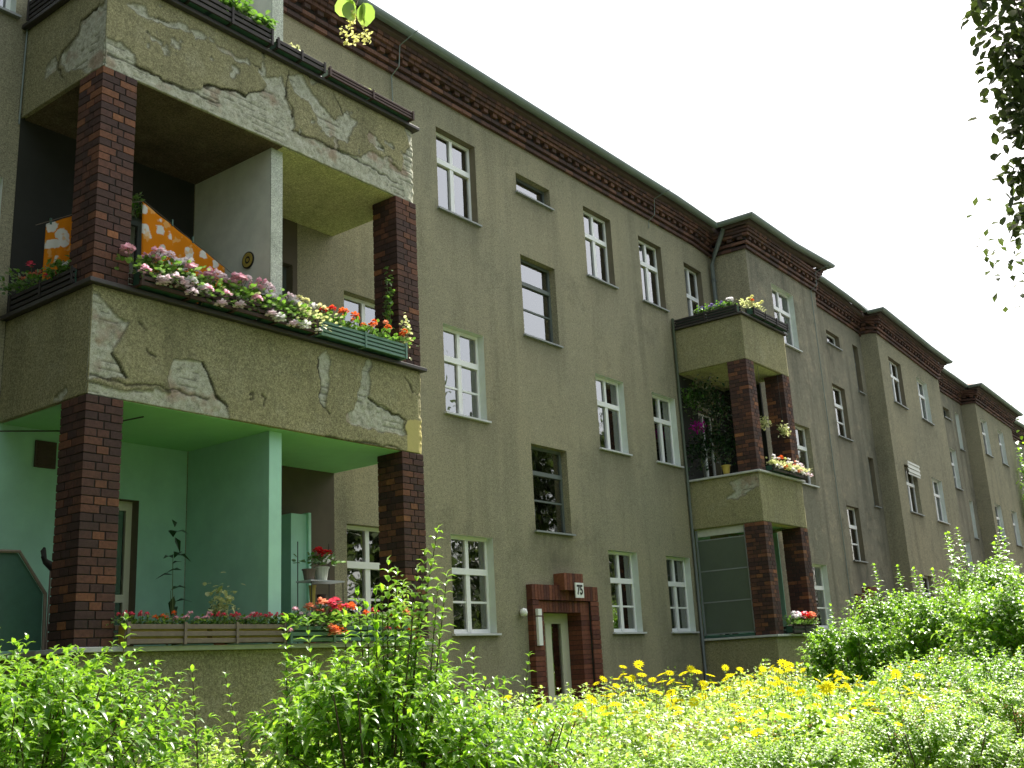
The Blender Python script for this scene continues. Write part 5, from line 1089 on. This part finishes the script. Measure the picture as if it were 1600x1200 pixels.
# --- tree at the right edge
def tree(name, loc, label, h, crad, n, L, seed, mat='leaf_tree', low=.35, group=None, clumps=26, twigs=()):
    root = empty(name, loc, label, 'tree', group); b = MB(); lx, ly, lz = loc; rs = np.random.default_rng(seed)
    b.tube([(lx, ly, lz - .1), (lx + .05, ly, lz + h * .3), (lx - .08, ly + .1, lz + h * .6), (lx, ly, lz + h * .9)], [.22 * h / 9, .17 * h / 9, .1 * h / 9, .03], 10)
    f = Fol(); cen = []
    for i in range(clumps):
        a = rs.random() * 6.283; rr = crad * rs.random() ** .5; zz = lz + h * (low + (1 - low) * rs.random()); k = math.sqrt(max(.1, 1 - ((zz - lz - h * (low + .28)) / (h * .48)) ** 2)) if zz - lz > h * .2 else .5
        c = np.array([lx + rr * k * math.cos(a), ly + rr * k * math.sin(a), zz]); cen.append(c)
        z0 = lz + h * .25 + (zz - lz - h * .25) * .55; b.tube([(lx, ly, z0), ((lx + c[0]) / 2, (ly + c[1]) / 2, (z0 + c[2]) / 2 + .15), tuple(c)], [.05, .03, .01], 5)
        m_ = n // clumps; s_ = crad * (.16 + .14 * rs.random()); P = c + np.clip(rs.normal(size=(m_, 3)), -1.7, 1.7) * [s_, s_, s_ * .75]; Dd = rs.normal(size=(m_, 3)); Dd[:, 2] -= .3
        V, F, r_ = leaves(P, Dd, L * (.7 + .6 * rs.random(m_)), L * .62); f.add(V, F, r_)
    for (q, sz, m_) in twigs:                                # drooping leafy twigs on the camera's side of the crown
        c = np.array(q); hub = np.array([lx, ly, min(c[2] + .5, lz + h * .85)]); mid = (c * .6 + hub * .4) + [0, 0, .12]; b.tube([tuple(hub), tuple(mid), tuple(c)], [.02, .010, .004], 5)
        for k in range(6): e = c + rs.normal(size=3) * sz * .8; b.tube([tuple(c), tuple(e)], [.004, .002], 4)
        P = c + np.clip(rs.normal(size=(m_, 3)), -1.8, 1.8) * [sz, sz, sz * 1.1]; Dd = rs.normal(size=(m_, 3)); Dd[:, 2] -= .6
        V, F, r_ = leaves(P, Dd, L * (.75 + .5 * rs.random(m_)), L * .68, RT, RF); f.add(V, F, r_)
    b.build('trunk', M['bark'], root, smooth=True); f.build('crown', M[mat], root); return root
tree('broadleaf_tree', (*bydir(2010, 5.6), GZ), 'tree at the right edge with drooping dark leafy branches against the white sky', 7.7, .84, 15000, .062, 4, low=.47, clumps=56, twigs=[(ray(*q), s_, m_) for q, s_, m_ in [((1580, -10, 5.3), .11, 170), ((1604, 50, 5.4), .12, 200), ((1597, 100, 5.3), .10, 150), ((1612, 150, 5.4), .10, 150), ((1597, 130, 5.6), .07, 70), ((1600, 190, 5.3), .05, 70), ((1594, 272, 5.3), .035, 50), ((1600, 345, 5.4), .045, 60), ((1640, 240, 5.4), .14, 200)]])
for i, (x, y, h) in enumerate([(-5.6, -3.8, 13), (-6.5, -9.5, 14), (-4, -16, 13)]):  # unseen trees added to block sky light and darken left-facing sides
    tree('unseen_tree', (x, y, GZ), 'unseen broadleaf tree added left of the camera for shade, %s of three' % ('first', 'second', 'third')[i], h, 4.4, 12000, .34, 40 + i, low=.12, group='trees added left of the camera', clumps=36)
for i, (x, y, h) in enumerate([(22, -19, 12), (31, -20, 13.5), (41, -19, 12.5), (52, -21, 14), (64, -22, 15), (12, -20, 12), (80, -24, 16)]):  # unseen trees added so the lower panes reflect something dark
    tree('unseen_tree', (x, y, GZ), 'unseen broadleaf tree added across the path to darken window reflections, %s of the row' % ORD[i], h, 4.6, 14000, .38, 20 + i, low=.10, group='trees added across the path', clumps=36)
# --- ivy on the far bay corner and building beyond
iv = leafy('wall_ivy', (46.2, -.72, .5), 'bright green ivy climbing the far corner of the building at the right edge', 900, (.45, .14, 3.6), .16, .8, 'leaf', T=RT, F=RF, cat='ivy', group='ivy')
fbld = empty('distant_house', (66, 3, GZ), 'distant darker apartment house beyond the end of the row at the right edge', 'building')
b = MB(); b.box(60, 78, -1.2, 9, GZ, 8.0); b.build('wall', M['wall_far'], fbld); b = MB(); b.poly([(59.5, -1.8, 8.0), (78.5, -1.8, 8.0), (78.5, 4, 10.8), (59.5, 4, 10.8)]); b.poly([(59.5, 4, 10.8), (78.5, 4, 10.8), (78.5, 9.6, 8.0), (59.5, 9.6, 8.0)]); b.poly([(59.5, -1.8, 8), (59.5, 4, 10.8), (59.5, 9.6, 8)]); b.build('roof', M['roof'], fbld)
for x in (62, 65, 68, 71, 74):
    for z in (S0, S1): b = MB(); b.box(x, x + 1, -1.24, -1.19, z, z + 1.4); b.build('window', M['white'], fbld)
